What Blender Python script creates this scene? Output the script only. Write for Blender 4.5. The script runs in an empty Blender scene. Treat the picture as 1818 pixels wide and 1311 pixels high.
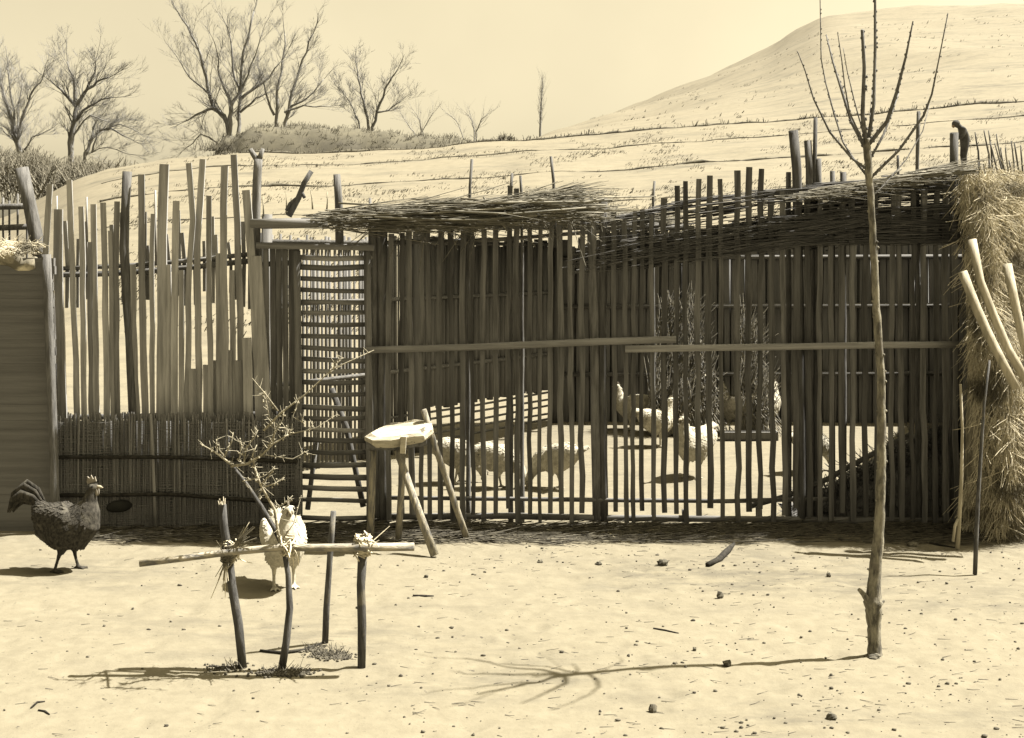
import bpy, bmesh, math, random
from mathutils import Vector, Matrix, noise

R = random.Random(7)
F, HORIZ, CX, EYE = 2100.0, 450.0, 909.0, 1.75
scene = bpy.context.scene
COL = scene.collection
BASE = {}


def P(u, v, Y):
    """world point that the photograph shows at (u, v) when it stands Y metres away"""
    return Vector(((u - CX) / F * Y, Y, EYE - (v - HORIZ) / F * Y))


def G(u, v):
    Y = F * EYE / (v - HORIZ)
    return Vector(((u - CX) / F * Y, Y, 0.0))


def ground_z(x, y):
    n = noise.noise(Vector((x * 0.55, y * 0.55, 3.1))) * 0.022
    n += noise.noise(Vector((x * 1.9, y * 1.9, 9.7))) * 0.013
    n += noise.noise(Vector((x * 6.5, y * 6.5, 1.7))) * 0.006
    if y < 9.5 and abs(x) < 5:
        n -= 0.012 * max(0.0, noise.noise(Vector((x * 11, y * 11, 4.4))) - .28) * 2.5
        n += noise.noise(Vector((x * 17, y * 17, 2.2))) * 0.0022
    fade = 1.0 if y < 9 else max(0.15, 1 - (y - 9) / 8)
    return n * fade


def lerp_table(t, x):
    if x <= t[0][0]:
        return t[0][1]
    for (a, b), (c, d) in zip(t, t[1:]):
        if x <= c:
            k = (x - a) / (c - a)
            return b + (d - b) * k
    return t[-1][1]


CREST = [(-400, 452), (-150, 430), (20, 372), (60, 350), (130, 312), (200, 290), (300, 272), (400, 263), (640, 260), (909, 240), (1400, 203), (1818, 168), (2400, 120), (3200, 60)]
SIL = [(880, 330), (960, 252), (1000, 228), (1140, 180), (1280, 120), (1360, 85), (1460, 27), (1520, 20), (1620, 10), (1818, 0), (2400, -20), (3200, -40)]


def hill_z(x, y):
    u = CX + F * x / max(y, 1)
    zc = EYE + (HORIZ - lerp_table(CREST, u)) * 60 / F
    if y <= 60:
        s = max(0.0, (y - 15.5) / 44.5)
        z = zc * s ** 1.12
        z += noise.noise(Vector((x * 0.35, y * 0.35, 5))) * 0.12 * min(1, s * 3)
        z += noise.noise(Vector((x * 1.3, y * 1.3, 8))) * 0.04 * min(1, s * 3)
    else:
        zs = EYE + (HORIZ - lerp_table(SIL, u)) * 150 / F
        if u < 880:
            zs = 0.3
        t = min(1.0, (y - 60) / 90)
        z = zc + (zs - zc) * t
        if y > 150:
            z -= (y - 150) * 0.12
        z += noise.noise(Vector((x * 0.08, y * 0.08, 5))) * 0.9 * min(1, t * 4) + noise.noise(Vector((x * 0.3, y * 0.3, 2))) * 0.25 * min(1, t * 4)
    return z - 0.25


# ------------------------------------------------------------------ mesh builder
class MB:
    def __init__(self):
        self.v, self.f = [], []

    def tube(self, pts, rad, sides=6, cap=True, wob=0.0, flat=1.0, flat_axis=None):
        pts = [Vector(p) for p in pts]
        n = len(pts)
        if not isinstance(rad, (list, tuple)):
            rad = [rad] * n
        base = len(self.v)
        up = None
        for i, p in enumerate(pts):
            d = (pts[min(i + 1, n - 1)] - pts[max(i - 1, 0)])
            if d.length < 1e-9:
                d = Vector((0, 0, 1))
            d.normalize()
            if up is None:
                ref = flat_axis or (Vector((0, 1, 0)) if abs(d.y) < 0.9 else Vector((1, 0, 0)))
                up = ref
            a = up - d * up.dot(d)
            if a.length < 1e-6:
                a = d.orthogonal()
            a.normalize()
            up = a
            b = d.cross(a)
            for k in range(sides):
                t = 2 * math.pi * (k + 0.5) / sides
                r = rad[i] * (1 + (R.uniform(-wob, wob) if wob else 0))
                self.v.append(p + a * (math.cos(t) * r * flat) + b * (math.sin(t) * r))
        for i in range(n - 1):
            for k in range(sides):
                q = base + i * sides
                k2 = (k + 1) % sides
                self.f.append((q + k, q + k2, q + sides + k2, q + sides + k))
        if cap:
            self.f.append(tuple(base + k for k in reversed(range(sides))))
            self.f.append(tuple(base + (n - 1) * sides + k for k in range(sides)))

    def box(self, c, sx, sy, sz, rot=None):
        base = len(self.v)
        c = Vector(c)
        for dz in (-1, 1):
            for dx, dy in ((-1, -1), (1, -1), (1, 1), (-1, 1)):
                p = Vector((dx * sx / 2, dy * sy / 2, dz * sz / 2))
                if rot:
                    p = rot @ p
                self.v.append(c + p)
        for q in ((3, 2, 1, 0), (4, 5, 6, 7), (0, 1, 5, 4), (1, 2, 6, 5), (2, 3, 7, 6), (3, 0, 4, 7)):
            self.f.append(tuple(base + i for i in q))

    def blob(self, c, rx, ry, rz, seg=8, rings=5, wob=0.2, rot=None):
        base = len(self.v)
        c = Vector(c)

        def put(p):
            if rot:
                p = rot @ p
            self.v.append(c + p)
        put(Vector((0, 0, -rz)))
        for i in range(1, rings):
            ph = math.pi * i / rings
            for k in range(seg):
                t = 2 * math.pi * k / seg
                w = 1 + R.uniform(-wob, wob)
                put(Vector((math.cos(t) * math.sin(ph) * rx * w, math.sin(t) * math.sin(ph) * ry * w, -math.cos(ph) * rz * w)))
        put(Vector((0, 0, rz)))
        top = len(self.v) - 1
        for k in range(seg):
            k2 = (k + 1) % seg
            self.f.append((base, base + 1 + k2, base + 1 + k))
            for i in range(rings - 2):
                a = base + 1 + i * seg
                self.f.append((a + k, a + k2, a + seg + k2, a + seg + k))
            a = base + 1 + (rings - 2) * seg
            self.f.append((a + k, a + k2, top))

    def straw(self, p, d, length, r, bend=0.1, segs=2):
        """one thin stalk that starts at p and runs along d, bending a little"""
        p = Vector(p)
        d = Vector(d).normalized()
        side = Vector((R.uniform(-1, 1), R.uniform(-1, 1), R.uniform(-1, 1))) * bend
        pts = []
        for i in range(segs + 1):
            t = i / segs
            pts.append(p + d * (length * t) + side * (length * t * t))
        self.tube(pts, [r * (1 - 0.5 * i / segs) for i in range(segs + 1)], sides=3, cap=False)


def link(o):
    COL.objects.link(o)
    return o


def tag(o, label=None, cat=None, group=None, kind=None):
    if label:
        o['label'] = label
    if cat:
        o['category'] = cat
    if group:
        o['group'] = group
    if kind:
        o['kind'] = kind
    return o


def build(name, mb, mat, parent=None, base=None, smooth=True):
    if parent is not None:
        base = BASE[parent.name]
    base = Vector(base) if base is not None else Vector((0, 0, 0))
    me = bpy.data.meshes.new(name)
    me.from_pydata([tuple(v - base) for v in mb.v], [], mb.f)
    me.update()
    if smooth:
        me.shade_smooth()
    me.materials.append(mat)
    o = bpy.data.objects.new(name, me)
    link(o)
    if parent is not None:
        o.parent = parent
    else:
        o.location = base
    BASE[o.name] = base
    return o


def thing(name, loc, label, cat, group=None):
    o = bpy.data.objects.new(name, None)
    o.empty_display_size = 0.1
    o.location = loc
    link(o)
    BASE[o.name] = Vector(loc)
    return tag(o, label, cat, group)


def copy_tree(o, parent=None):
    c = o.copy()
    COL.objects.link(c)
    if parent is not None:
        c.parent = parent
    for ch in list(o.children):
        copy_tree(ch, c)
    return c


# ------------------------------------------------------------------ materials
def mat_new(name):
    m = bpy.data.materials.new(name)
    m.use_nodes = True
    nt = m.node_tree
    b = nt.nodes['Principled BSDF']
    b.inputs['Specular IOR Level'].default_value = 0.12
    return m, nt, b


def surface(name, c0, c1, scale=(20, 20, 1.5), rough=0.9, bump=0.3, detail=6, vary=0.35, c2=None, spot_scale=3.0, spot=(0.55, 0.7), dist=0.01):
    """mottled matt material: c0..c1 by fine noise, c2 spots by broad noise, brightness varied per object"""
    m, nt, b = mat_new(name)
    N, L = nt.nodes, nt.links
    tc = N.new('ShaderNodeTexCoord')
    mp = N.new('ShaderNodeMapping')
    mp.inputs['Scale'].default_value = scale
    L.new(tc.outputs['Object'], mp.inputs['Vector'])
    inf = N.new('ShaderNodeObjectInfo')
    off = N.new('ShaderNodeVectorMath')
    off.operation = 'ADD'
    comb = N.new('ShaderNodeCombineXYZ')
    mul = N.new('ShaderNodeMath')
    mul.operation = 'MULTIPLY'
    mul.inputs[1].default_value = 37.0
    L.new(inf.outputs['Random'], mul.inputs[0])
    L.new(mul.outputs[0], comb.inputs[0])
    L.new(mul.outputs[0], comb.inputs[2])
    L.new(mp.outputs[0], off.inputs[0])
    L.new(comb.outputs[0], off.inputs[1])
    nz = N.new('ShaderNodeTexNoise')
    nz.inputs['Scale'].default_value = 1.0
    nz.inputs['Detail'].default_value = detail
    nz.inputs['Roughness'].default_value = 0.65
    L.new(off.outputs[0], nz.inputs['Vector'])
    cr = N.new('ShaderNodeValToRGB')
    cr.color_ramp.elements[0].position = 0.38
    cr.color_ramp.elements[1].position = 0.62
    cr.color_ramp.elements[0].color = (*c0, 1)
    cr.color_ramp.elements[1].color = (*c1, 1)
    L.new(nz.outputs['Fac'], cr.inputs['Fac'])
    col = cr.outputs['Color']
    if c2 is not None:
        n2 = N.new('ShaderNodeTexNoise')
        n2.inputs['Scale'].default_value = spot_scale
        n2.inputs['Detail'].default_value = 5
        L.new(tc.outputs['Object'], n2.inputs['Vector'])
        mr = N.new('ShaderNodeMapRange')
        mr.inputs['From Min'].default_value = spot[0]
        mr.inputs['From Max'].default_value = spot[1]
        L.new(n2.outputs['Fac'], mr.inputs['Value'])
        mx = N.new('ShaderNodeMixRGB')
        L.new(mr.outputs[0], mx.inputs['Fac'])
        L.new(col, mx.inputs['Color1'])
        mx.inputs['Color2'].default_value = (*c2, 1)
        col = mx.outputs['Color']
    if vary:
        hv = N.new('ShaderNodeMixRGB')
        hv.blend_type = 'MULTIPLY'
        hv.inputs['Fac'].default_value = 1
        vr = N.new('ShaderNodeMapRange')
        vr.inputs['To Min'].default_value = 1 - vary
        vr.inputs['To Max'].default_value = 1 + vary
        L.new(inf.outputs['Random'], vr.inputs['Value'])
        L.new(col, hv.inputs['Color1'])
        L.new(vr.outputs[0], hv.inputs['Color2'])
        col = hv.outputs['Color']
    L.new(col, b.inputs['Base Color'])
    b.inputs['Roughness'].default_value = rough
    if bump:
        bp = N.new('ShaderNodeBump')
        bp.inputs['Strength'].default_value = bump
        bp.inputs['Distance'].default_value = dist
        L.new(nz.outputs['Fac'], bp.inputs['Height'])
        L.new(bp.outputs[0], b.inputs['Normal'])
    return m


def tone(k, warm=1.0):
    """a grey-brown of old timber at brightness k"""
    return (k, k * (1 - 0.02 * warm), k * (1 - 0.09 * warm))


M = {}
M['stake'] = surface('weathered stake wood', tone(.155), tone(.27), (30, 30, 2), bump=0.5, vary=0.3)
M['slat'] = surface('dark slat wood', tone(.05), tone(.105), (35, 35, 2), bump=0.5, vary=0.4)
M['rail'] = surface('rail wood', tone(.13), tone(.21), (2, 35, 35), bump=0.5, vary=0.2)
M['dark_rail'] = surface('old dark rail wood', tone(.07), tone(.13), (2, 35, 35), bump=0.5, vary=0.2)
M['post'] = surface('bark covered post', tone(.06), tone(.12), (40, 40, 5), bump=0.9, vary=0.3)
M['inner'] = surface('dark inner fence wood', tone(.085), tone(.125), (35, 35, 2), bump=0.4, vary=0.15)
M['reed'] = surface('old dark reed matting', tone(.10), tone(.17), (90, 90, 3), bump=0.5, vary=0.1, c2=tone(.08), spot_scale=2.5)
M['brush'] = surface('dry brushwood', (.055, .053, .042), (.19, .178, .14), (4, 30, 30), bump=0.3, vary=0.15)
M['straw'] = surface('pale straw', (.32, .29, .21), (.52, .47, .34), (25, 25, 25), bump=0.2, vary=0.1, c2=(.11, .10, .073), spot_scale=5, spot=(.5, .62))  # dark spots paint shaded holes into the straw of the stack
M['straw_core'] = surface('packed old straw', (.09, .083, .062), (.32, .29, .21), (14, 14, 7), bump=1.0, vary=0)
M['plank'] = surface('grey plank wall', tone(.085), tone(.115), (1.2, 70, 25), bump=0.4, vary=0.1)
M['pale_wood'] = surface('peeled pale wood', (.22, .2, .145), (.36, .325, .24), (30, 30, 4), bump=0.3, vary=0.1)
M['bark'] = surface('young tree bark', (.06, .056, .045), (.21, .195, .148), (45, 45, 14), bump=0.9, vary=0, c2=(.11, .10, .08), spot_scale=9, spot=(.56, .64))
M['branch'] = surface('dark young bark', tone(.06), tone(.13), (60, 60, 14), bump=0.6, vary=0)
M['near_black'] = surface('near-black wood', (.012, .011, .009), (.03, .028, .022), (40, 40, 40), bump=0.4, vary=0)  # even near-black, for rods, twigs and the post shadow strip
M['mat'] = surface('dull mat straw', tone(.06), tone(.12), (4, 40, 40), bump=0.3, vary=0.1)
M['shock'] = surface('grey straw', tone(.10), (.2, .185, .14), (25, 25, 25), bump=0.2, vary=0.1)
M['twig'] = surface('pale thorn twigs', (.15, .138, .10), (.28, .255, .185), (60, 60, 60), bump=0.4, vary=0)
M['guard'] = surface('thin bark pole', tone(.035), tone(.085), (50, 50, 8), bump=0.9, vary=0.2, c2=(.12, .11, .085), spot_scale=12, spot=(.58, .68))
M['peeled'] = surface('partly peeled pole', tone(.10), (.30, .27, .20), (14, 50, 50), bump=0.7, vary=0)
M['tree'] = surface('distant bare tree wood', tone(.12), tone(.18), (3, 3, 1), bump=0, vary=0.2)
M['leg'] = surface('partly peeled leg', tone(.10), (.27, .245, .18), (60, 60, 6), bump=0.7, vary=0)
M['slab'] = surface('sun bleached wood slab', (.24, .22, .165), (.36, .33, .25), (10, 40, 40), bump=0.8, vary=0, c2=(.10, .092, .07), spot_scale=16, spot=(.64, .68))
M['dark_feather'] = surface('dark rooster feathers', (.016, .015, .012), (.05, .046, .037), (60, 60, 40), bump=0.6, vary=0, c2=(.075, .07, .055), spot_scale=14, dist=.006)
M['white_feather'] = surface('white hen feathers', (.25, .235, .185), (.38, .355, .28), (50, 50, 40), bump=0.5, vary=0.12, c2=(.19, .178, .14), spot_scale=10, dist=.005)
M['comb'] = surface('fleshy comb', (.14, .125, .1), (.2, .18, .14), (60, 60, 60), bump=0.2, vary=0)
M['horn'] = surface('pale beak and shank horn', (.2, .18, .13), (.26, .23, .165), (60, 60, 60), bump=0.1, vary=0)
M['eye'] = surface('dark eye', (.01, .01, .01), (.02, .02, .02), (1, 1, 1), rough=0.2, bump=0, vary=0)
M['clothes'] = surface('dark work clothes', tone(.04), tone(.07), (6, 6, 6), bump=0.2, vary=0)
M['skin'] = surface('weathered skin', (.16, .12, .08), (.2, .15, .1), (30, 30, 30), bump=0, vary=0)
M['stone'] = surface('earthy stone', (.045, .042, .032), (.09, .083, .062), (30, 30, 30), bump=0.6, vary=0.3)
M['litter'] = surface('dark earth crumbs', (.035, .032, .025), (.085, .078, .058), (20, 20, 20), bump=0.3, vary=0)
M['tuft'] = surface('dry stubble', (.05, .046, .035), (.1, .092, .066), (2, 2, 2), bump=0, vary=0)
M['shrub'] = surface('bare distant thicket', (.085, .079, .06), (.13, .12, .09), (2, 2, 2), bump=0, vary=0)
M['hole'] = surface('painted hollow shade', (.012, .012, .01), (.02, .02, .016), (9, 9, 9), bump=0.2, vary=0)

GROUND0, GROUND1 = (.112, .1, .0695), (.138, .1245, .0875)


def ground_material(name, c0, c1, dark, speck, big=0.5, fine=14.0):
    m, nt, b = mat_new(name)
    N, L = nt.nodes, nt.links
    tc = N.new('ShaderNodeTexCoord')

    def nz(scale, detail, vec=None, rough=0.6):
        n = N.new('ShaderNodeTexNoise')
        n.inputs['Scale'].default_value = scale
        n.inputs['Detail'].default_value = detail
        n.inputs['Roughness'].default_value = rough
        L.new(vec or tc.outputs['Object'], n.inputs['Vector'])
        return n.outputs['Fac']

    def ramp(fac, a, b_):
        r = N.new('ShaderNodeMapRange')
        r.inputs['From Min'].default_value = a
        r.inputs['From Max'].default_value = b_
        L.new(fac, r.inputs['Value'])
        return r.outputs[0]

    def mix(fac, a, col):
        x = N.new('ShaderNodeMixRGB')
        L.new(fac, x.inputs['Fac'])
        if isinstance(a, tuple):
            x.inputs['Color1'].default_value = (*a, 1)
        else:
            L.new(a, x.inputs['Color1'])
        x.inputs['Color2'].default_value = (*col, 1)
        return x.outputs['Color']
    mp = N.new('ShaderNodeMapping')
    mp.inputs['Scale'].default_value = (0.6, 1.7, 1)
    mp.inputs['Rotation'].default_value = (0, 0, 0.15)
    L.new(tc.outputs['Object'], mp.inputs['Vector'])
    broad = nz(big, 7, mp.outputs[0])
    finen = nz(fine, 8)
    col = mix(ramp(finen, .3, .7), c0, c1)
    x = N.new('ShaderNodeMath')
    x.operation = 'MULTIPLY'
    L.new(ramp(broad, .46, .66), x.inputs[0])
    L.new(ramp(nz(fine * .4, 6, mp.outputs[0], .72), .40, .64), x.inputs[1])
    col = mix(x.outputs[0], col, dark)
    sp = nz(fine * 2.6, 3)
    y = N.new('ShaderNodeMath')
    y.operation = 'MULTIPLY'
    L.new(ramp(sp, .66, .70), y.inputs[0])
    L.new(ramp(nz(big * 2.2, 3), .42, .6), y.inputs[1])
    col = mix(y.outputs[0], col, speck)
    L.new(col, b.inputs['Base Color'])
    b.inputs['Roughness'].default_value = 0.95
    bp = N.new('ShaderNodeBump')
    bp.inputs['Strength'].default_value = 0.35
    bp.inputs['Distance'].default_value = 0.02
    L.new(finen, bp.inputs['Height'])
    L.new(bp.outputs[0], b.inputs['Normal'])
    return m


M['ground'] = ground_material('bare dry earth', GROUND0, GROUND1, (.07, .064, .048), (.035, .032, .026), big=0.62, fine=13)
M['hill'] = ground_material('dry terraced hillside', (.116, .1035, .072), (.14, .1255, .088), (.068, .063, .047), (.05, .047, .037), big=0.34, fine=2.6)
M['mound'] = ground_material('dry grass mound', (.062, .058, .043), (.09, .083, .058), (.046, .043, .034), (.04, .037, .03), big=0.2, fine=1.0)


# ------------------------------------------------------------------ terrain
def spread(lo, hi, a, b, step, grow):
    """coordinates: even steps between a and b, growing outside"""
    mid = []
    x = a
    while x <= b:
        mid.append(x)
        x += step
    up, s, x = [], step, mid[-1]
    while x < hi:
        s *= grow
        x += s
        up.append(x)
    dn, s, x = [], step, mid[0]
    while x > lo:
        s *= grow
        x -= s
        dn.append(x)
    return dn[::-1] + mid + up


def grid_object(name, xs, ys, zf, mat):
    mb = MB()
    for y in ys:
        for x in xs:
            mb.v.append(Vector((x, y, zf(x, y))))
    n = len(xs)
    for j in range(len(ys) - 1):
        for i in range(n - 1):
            a = j * n + i
            mb.f.append((a, a + 1, a + n + 1, a + n))
    return build(name, mb, mat)


tag(grid_object('ground', spread(-700, 700, -3.9, 3.9, .032, 1.14), spread(-40, 900, 3.6, 8.6, .032, 1.14), ground_z, M['ground']), kind='structure')
# hillside: a fan of points so that it is equally fine near and far
mb = MB()
us = [-420 + i * 18 for i in range(190)]
yy = []
y = 14.5
while y < 175:
    yy.append(y)
    y *= 1.022
yy = sorted(yy + [59.2, 59.8, 60.5])
for y in yy:
    for u in us:
        x = (u - CX) / F * y
        mb.v.append(Vector((x, y, hill_z(x, y))))
n = len(us)
for j in range(len(yy) - 1):
    for i in range(n - 1):
        a = j * n + i
        mb.f.append((a, a + 1, a + n + 1, a + n))
tag(build('hillside', mb, M['hill']), kind='structure')


def mound_z(x, y):
    # a long low bank of two swells behind the first crest
    z = -2.0
    for (u0, hgt, w) in ((500, 11.0, 5.2), (590, 10.9, 4.6), (655, 10.55, 5.0), (760, 10.25, 5.6), (420, 10.2, 2.0)):
        cx = (u0 - CX) / F * 86
        d = ((x - cx) / w) ** 4 + ((y - 86) / 5.0) ** 2
        z = max(z, -2 + (hgt + 2) * max(0.0, 1 - d) ** 0.42)
    return z + noise.noise(Vector((x * .5, y * .5, 0))) * .3 + noise.noise(Vector((x * 2.2, y * 2.2, 5))) * .08


tag(grid_object('distant_mound', [-23 + i * .3 for i in range(85)], [80 + i * .4 for i in range(30)], mound_z, M['mound']), kind='structure')


# ------------------------------------------------------------------ stubble on the terraces
def tuft(mb, p, h, r, n, lean=0.6):
    for _ in range(n):
        d = Vector((R.uniform(-lean, lean), R.uniform(-lean, lean), 1))
        mb.straw(p + Vector((R.uniform(-r, r), R.uniform(-r, r), -0.02)), d, h * R.uniform(.6, 1.2), max(.012, h * .09), bend=.25, segs=1)


mb = MB()
for Y, hh, step, dens in ((59.3, .22, .17, 1.0), (53.5, .06, .2, .6), (45.5, .08, .16, .7), (37.0, .06, .2, .6), (29, .05, .25, .4)):
    x0, x1 = (180 - CX) / F * Y, (1950 - CX) / F * Y
    x = x0
    while x < x1:
        u = CX + F * x / Y
        if R.random() < dens * (0.55 + 0.6 * noise.noise(Vector((x * .25, Y, 0)))) + (.25 if Y > 58 else 0):
            yy_ = Y + noise.noise(Vector((x * .3, Y, 4))) * .35 + R.uniform(-.08, .08)
            if not (Y > 58 and u < 330):
                tuft(mb, Vector((x, yy_, hill_z(x, yy_))), hh * R.uniform(.6, 1.3), .1, 4)
        x += step * R.uniform(.6, 1.5)
    # the thin worn edge of the terrace itself
    line, rad, x = [], [], x0
    while x < x1:
        yy_ = Y + noise.noise(Vector((x * .3, Y, 4))) * .35
        if not (Y > 58 and CX + F * x / Y < 420):
            line.append(Vector((x, yy_, hill_z(x, yy_) + .01)))
            rad.append((.075 if Y > 58 else .035 if Y > 50 else .05 if Y > 40 else .028) * max(.1, .75 + 1.3 * noise.noise(Vector((x * .8, Y, 1)))) * R.uniform(.7, 1.3))
        x += .3
    mb.tube(line, rad, sides=5, wob=.2)
tag(build('terrace_stubble', mb, M['tuft']), 'dark dry stubble growing along the terrace edges of the hillside', 'stubble', kind='stuff')
mb = MB()
k = 0
while k < 9000:
    Y = R.uniform(20, 58) if R.random() < .86 else R.uniform(62, 130)
    u = R.uniform(200, 1900)
    if Y > 60 and u < 1040:
        continue
    x = (u - CX) / F * Y
    if noise.noise(Vector((x * .4, Y * .25, 20))) < -.02 + .25 * R.random():
        continue
    z = hill_z(x, Y)
    h = R.uniform(.03, .11) * (1 if Y < 60 else 1.6)
    d = Vector((R.uniform(.2, 1.3), R.uniform(-.3, .3), 1))
    for _ in range(2):
        mb.straw(Vector((x + R.uniform(-.1, .1), Y, z - .02)), d, h * R.uniform(.8, 1.6), h * .13, segs=1)
    k += 1
for i in range(1500):   # ragged dry grass on the far bank
    x, y = R.uniform(-23, -1), R.uniform(81, 91)
    z = mound_z(x, y)
    if z < 6:
        continue
    for _ in range(3):
        mb.straw(Vector((x + R.uniform(-.2, .2), y, z - .05)), Vector((R.uniform(-.8, .8), R.uniform(-.5, .5), 1)), R.uniform(.12, .42), .02, bend=.25, segs=1)
tag(build('hillside_grass', mb, M['tuft']), 'sparse tufts of dry grass scattered over the hillside', 'grass', kind='stuff')


# ------------------------------------------------------------------ distant trees
def grow(mb_crown, p, d, length, r, depth, spread_=.65, grav=.0, kids=(3, 4)):
    segs = 3 if depth else 2
    pts, rr = [p], [r]
    q = p.copy()
    dd = d.normalized()
    for i in range(segs):
        dd = (dd + Vector((R.uniform(-.22, .22), R.uniform(-.22, .22), R.uniform(-.12, .2) - grav))).normalized()
        q = q + dd * (length / segs)
        pts.append(q.copy())
        rr.append(r * (1 - .55 * (i + 1) / segs))
    mb_crown.tube(pts, rr, sides=3 if depth < 2 else 4, cap=False)
    if depth == 0:
        return
    for _ in range(R.randint(*kids)):
        t = R.uniform(.25, 1.0)
        i = min(segs - 1, int(t * segs))
        at = pts[i].lerp(pts[i + 1], t * segs - i)
        nd = (dd + Vector((R.uniform(-1, 1), R.uniform(-1, 1), R.uniform(-.45, .75))) * spread_).normalized()
        grow(mb_crown, at, nd, length * R.uniform(.5, .75), max(.007, rr[i] * .55), depth - 1, spread_, grav, kids)


def bare_tree(Y, base_u, limbs, label, depth=3, twig=1.0, r0=.22, kids=(3, 4), min_r=.011):
    bx = (base_u - CX) / F * Y
    bz = max(hill_z(bx, Y), ground_z(bx, Y)) if Y < 150 else 0
    root = thing('bare_tree', (bx, Y, bz), label, 'tree', 'bare trees on the far side of the hill')
    tm, cm = MB(), MB()
    first = True
    for li, limb in enumerate(limbs):
        pts = []
        rw = limb[0] * .72
        if li and limb[1][1] >= 212 and abs(limb[1][0] - base_u) < 32:
            limb = (limb[0], (base_u + (limb[1][0] - base_u) * .6, 272), *limb[1:])
        off = 0.0
        for (u, v) in limb[1:]:
            pts.append(P(u, v, Y) + Vector((0, off, 0)))
            off += R.uniform(-.5, .5)
        if first:
            pts = [Vector((bx, Y, bz - .2))] + pts
            first = False
        n_ = len(pts)
        rr = [rw * (1 - .72 * i / (n_ - 1)) for i in range(n_)]
        # resample for a crooked line
        P2, R2 = [], []
        for i in range(n_ - 1):
            for s in range(3):
                t = s / 3
                j = Vector((R.uniform(-1, 1), R.uniform(-1, 1), R.uniform(-1, 1))) * (.05 * (pts[i + 1] - pts[i]).length) if s else Vector()
                P2.append(pts[i].lerp(pts[i + 1], t) + j)
                R2.append(rr[i] * (1 - t) + rr[i + 1] * t)
        P2.append(pts[-1])
        R2.append(rr[-1])
        tm.tube(P2, R2, sides=6)
        for i in range(len(P2) // 4, len(P2) - 1):
            for _ in range(2):
                dd = (P2[i + 1] - P2[i]).normalized()
                nd = (dd + Vector((R.uniform(-1, 1), R.uniform(-1, 1), R.uniform(-.3, .7))) * .8).normalized()
                grow(cm, P2[i], nd, twig * R.uniform(.6, 1.4), max(min_r, R2[i] * .28), depth - 1, kids=kids)
        grow(cm, P2[-1], (P2[-1] - P2[-2]), twig * 1.2, R2[-1] * .9, depth - 1, kids=kids)
    build('trunk', tm, M['tree'], root)
    build('crown', cm, M['tree'], root)
    return root


bare_tree(88, 46, [(.36, (40, 290), (34, 255), (24, 205), (12, 160), (4, 125)), (.2, (34, 258), (52, 195), (64, 160), (80, 142)), (.2, (33, 250), (20, 175), (14, 120)), (.14, (38, 300), (20, 250), (-5, 225)), (.13, (40, 280), (58, 245), (82, 238)), (.13, (34, 250), (34, 190), (36, 140))],
          'bare tree whose limbs reach past the picture edge, standing by the dark thicket', depth=4, twig=1.35, kids=(2, 5))
bare_tree(92, 126, [(.38, (126, 270), (127, 225), (133, 187), (120, 172), (104, 155)), (.24, (132, 190), (150, 168), (176, 147), (200, 140)), (.22, (128, 228), (148, 198), (180, 178), (205, 175)), (.18, (133, 188), (136, 145), (126, 112)), (.15, (130, 240), (160, 205), (190, 215)), (.14, (150, 168), (172, 130), (178, 105))],
          'bare tree with a single dark trunk forking into arching limbs, above the stake tops', depth=4, twig=1.35, kids=(2, 5))
bare_tree(94, 150, [(.24, (150, 285), (157, 250), (172, 232), (196, 228), (225, 244)), (.14, (157, 250), (160, 222), (176, 205)), (.12, (172, 232), (215, 222), (250, 236)), (.1, (150, 275), (190, 262), (240, 275))],
          'low bare tree bowed over toward the hill crest, next to the single dark trunk', depth=4, twig=1.2, kids=(2, 5))
bare_tree(96, 406, [(.34, (405, 226), (398, 206), (378, 192), (365, 135), (347, 75), (325, 35)), (.32, (409, 220), (412, 192), (428, 160), (434, 95), (452, 22)), (.26, (424, 222), (424, 165), (412, 125), (408, 60)), (.2, (380, 192), (352, 204), (330, 215)), (.2, (425, 178), (460, 150), (500, 105)), (.18, (412, 195), (392, 140), (385, 85)), (.15, (426, 200), (455, 175), (480, 165)), (.14, (428, 160), (446, 120), (470, 60)), (.14, (400, 262), (360, 240), (335, 262)), (.12, (374, 170), (340, 140), (316, 100))],
          'tallest bare tree with many crowded black limbs rising over the grey mound', depth=4, twig=1.55, kids=(2, 5))
bare_tree(98, 492, [(.24, (490, 218), (492, 165), (500, 110), (505, 60)), (.26, (506, 218), (518, 165), (535, 105), (556, 60)), (.16, (487, 205), (472, 165), (462, 130)), (.15, (515, 190), (545, 175), (575, 140)), (.14, (505, 200), (540, 188), (590, 190))],
          'bare tree with slender upright limbs, beside the tallest one on the mound', depth=4, twig=1.45, kids=(2, 5))
bare_tree(100, 656, [(.2, (654, 226), (646, 180), (636, 140), (632, 115)), (.22, (660, 226), (674, 185), (692, 145), (706, 125)), (.12, (636, 215), (620, 180), (606, 160)), (.12, (670, 200), (690, 195), (712, 180))],
          'bare tree forked low in a wide V above the far end of the mound', depth=4, twig=1.2, kids=(2, 5))
bare_tree(104, 748, [(.1, (748, 232), (746, 215), (738, 202)), (.08, (750, 232), (762, 210), (770, 200)), (.07, (735, 235), (722, 218), (716, 210))], 'small faint bare bush behind the mound, next to the V-shaped tree', depth=2, twig=1.1, r0=.1)
bare_tree(104, 842, [(.1, (842, 236), (838, 215), (830, 203)), (.1, (845, 236), (854, 215), (866, 205)), (.07, (820, 238), (810, 215), (800, 206))], 'small faint bare bush where the mound runs down to the crest', depth=2, twig=1.1, r0=.1)
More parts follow.
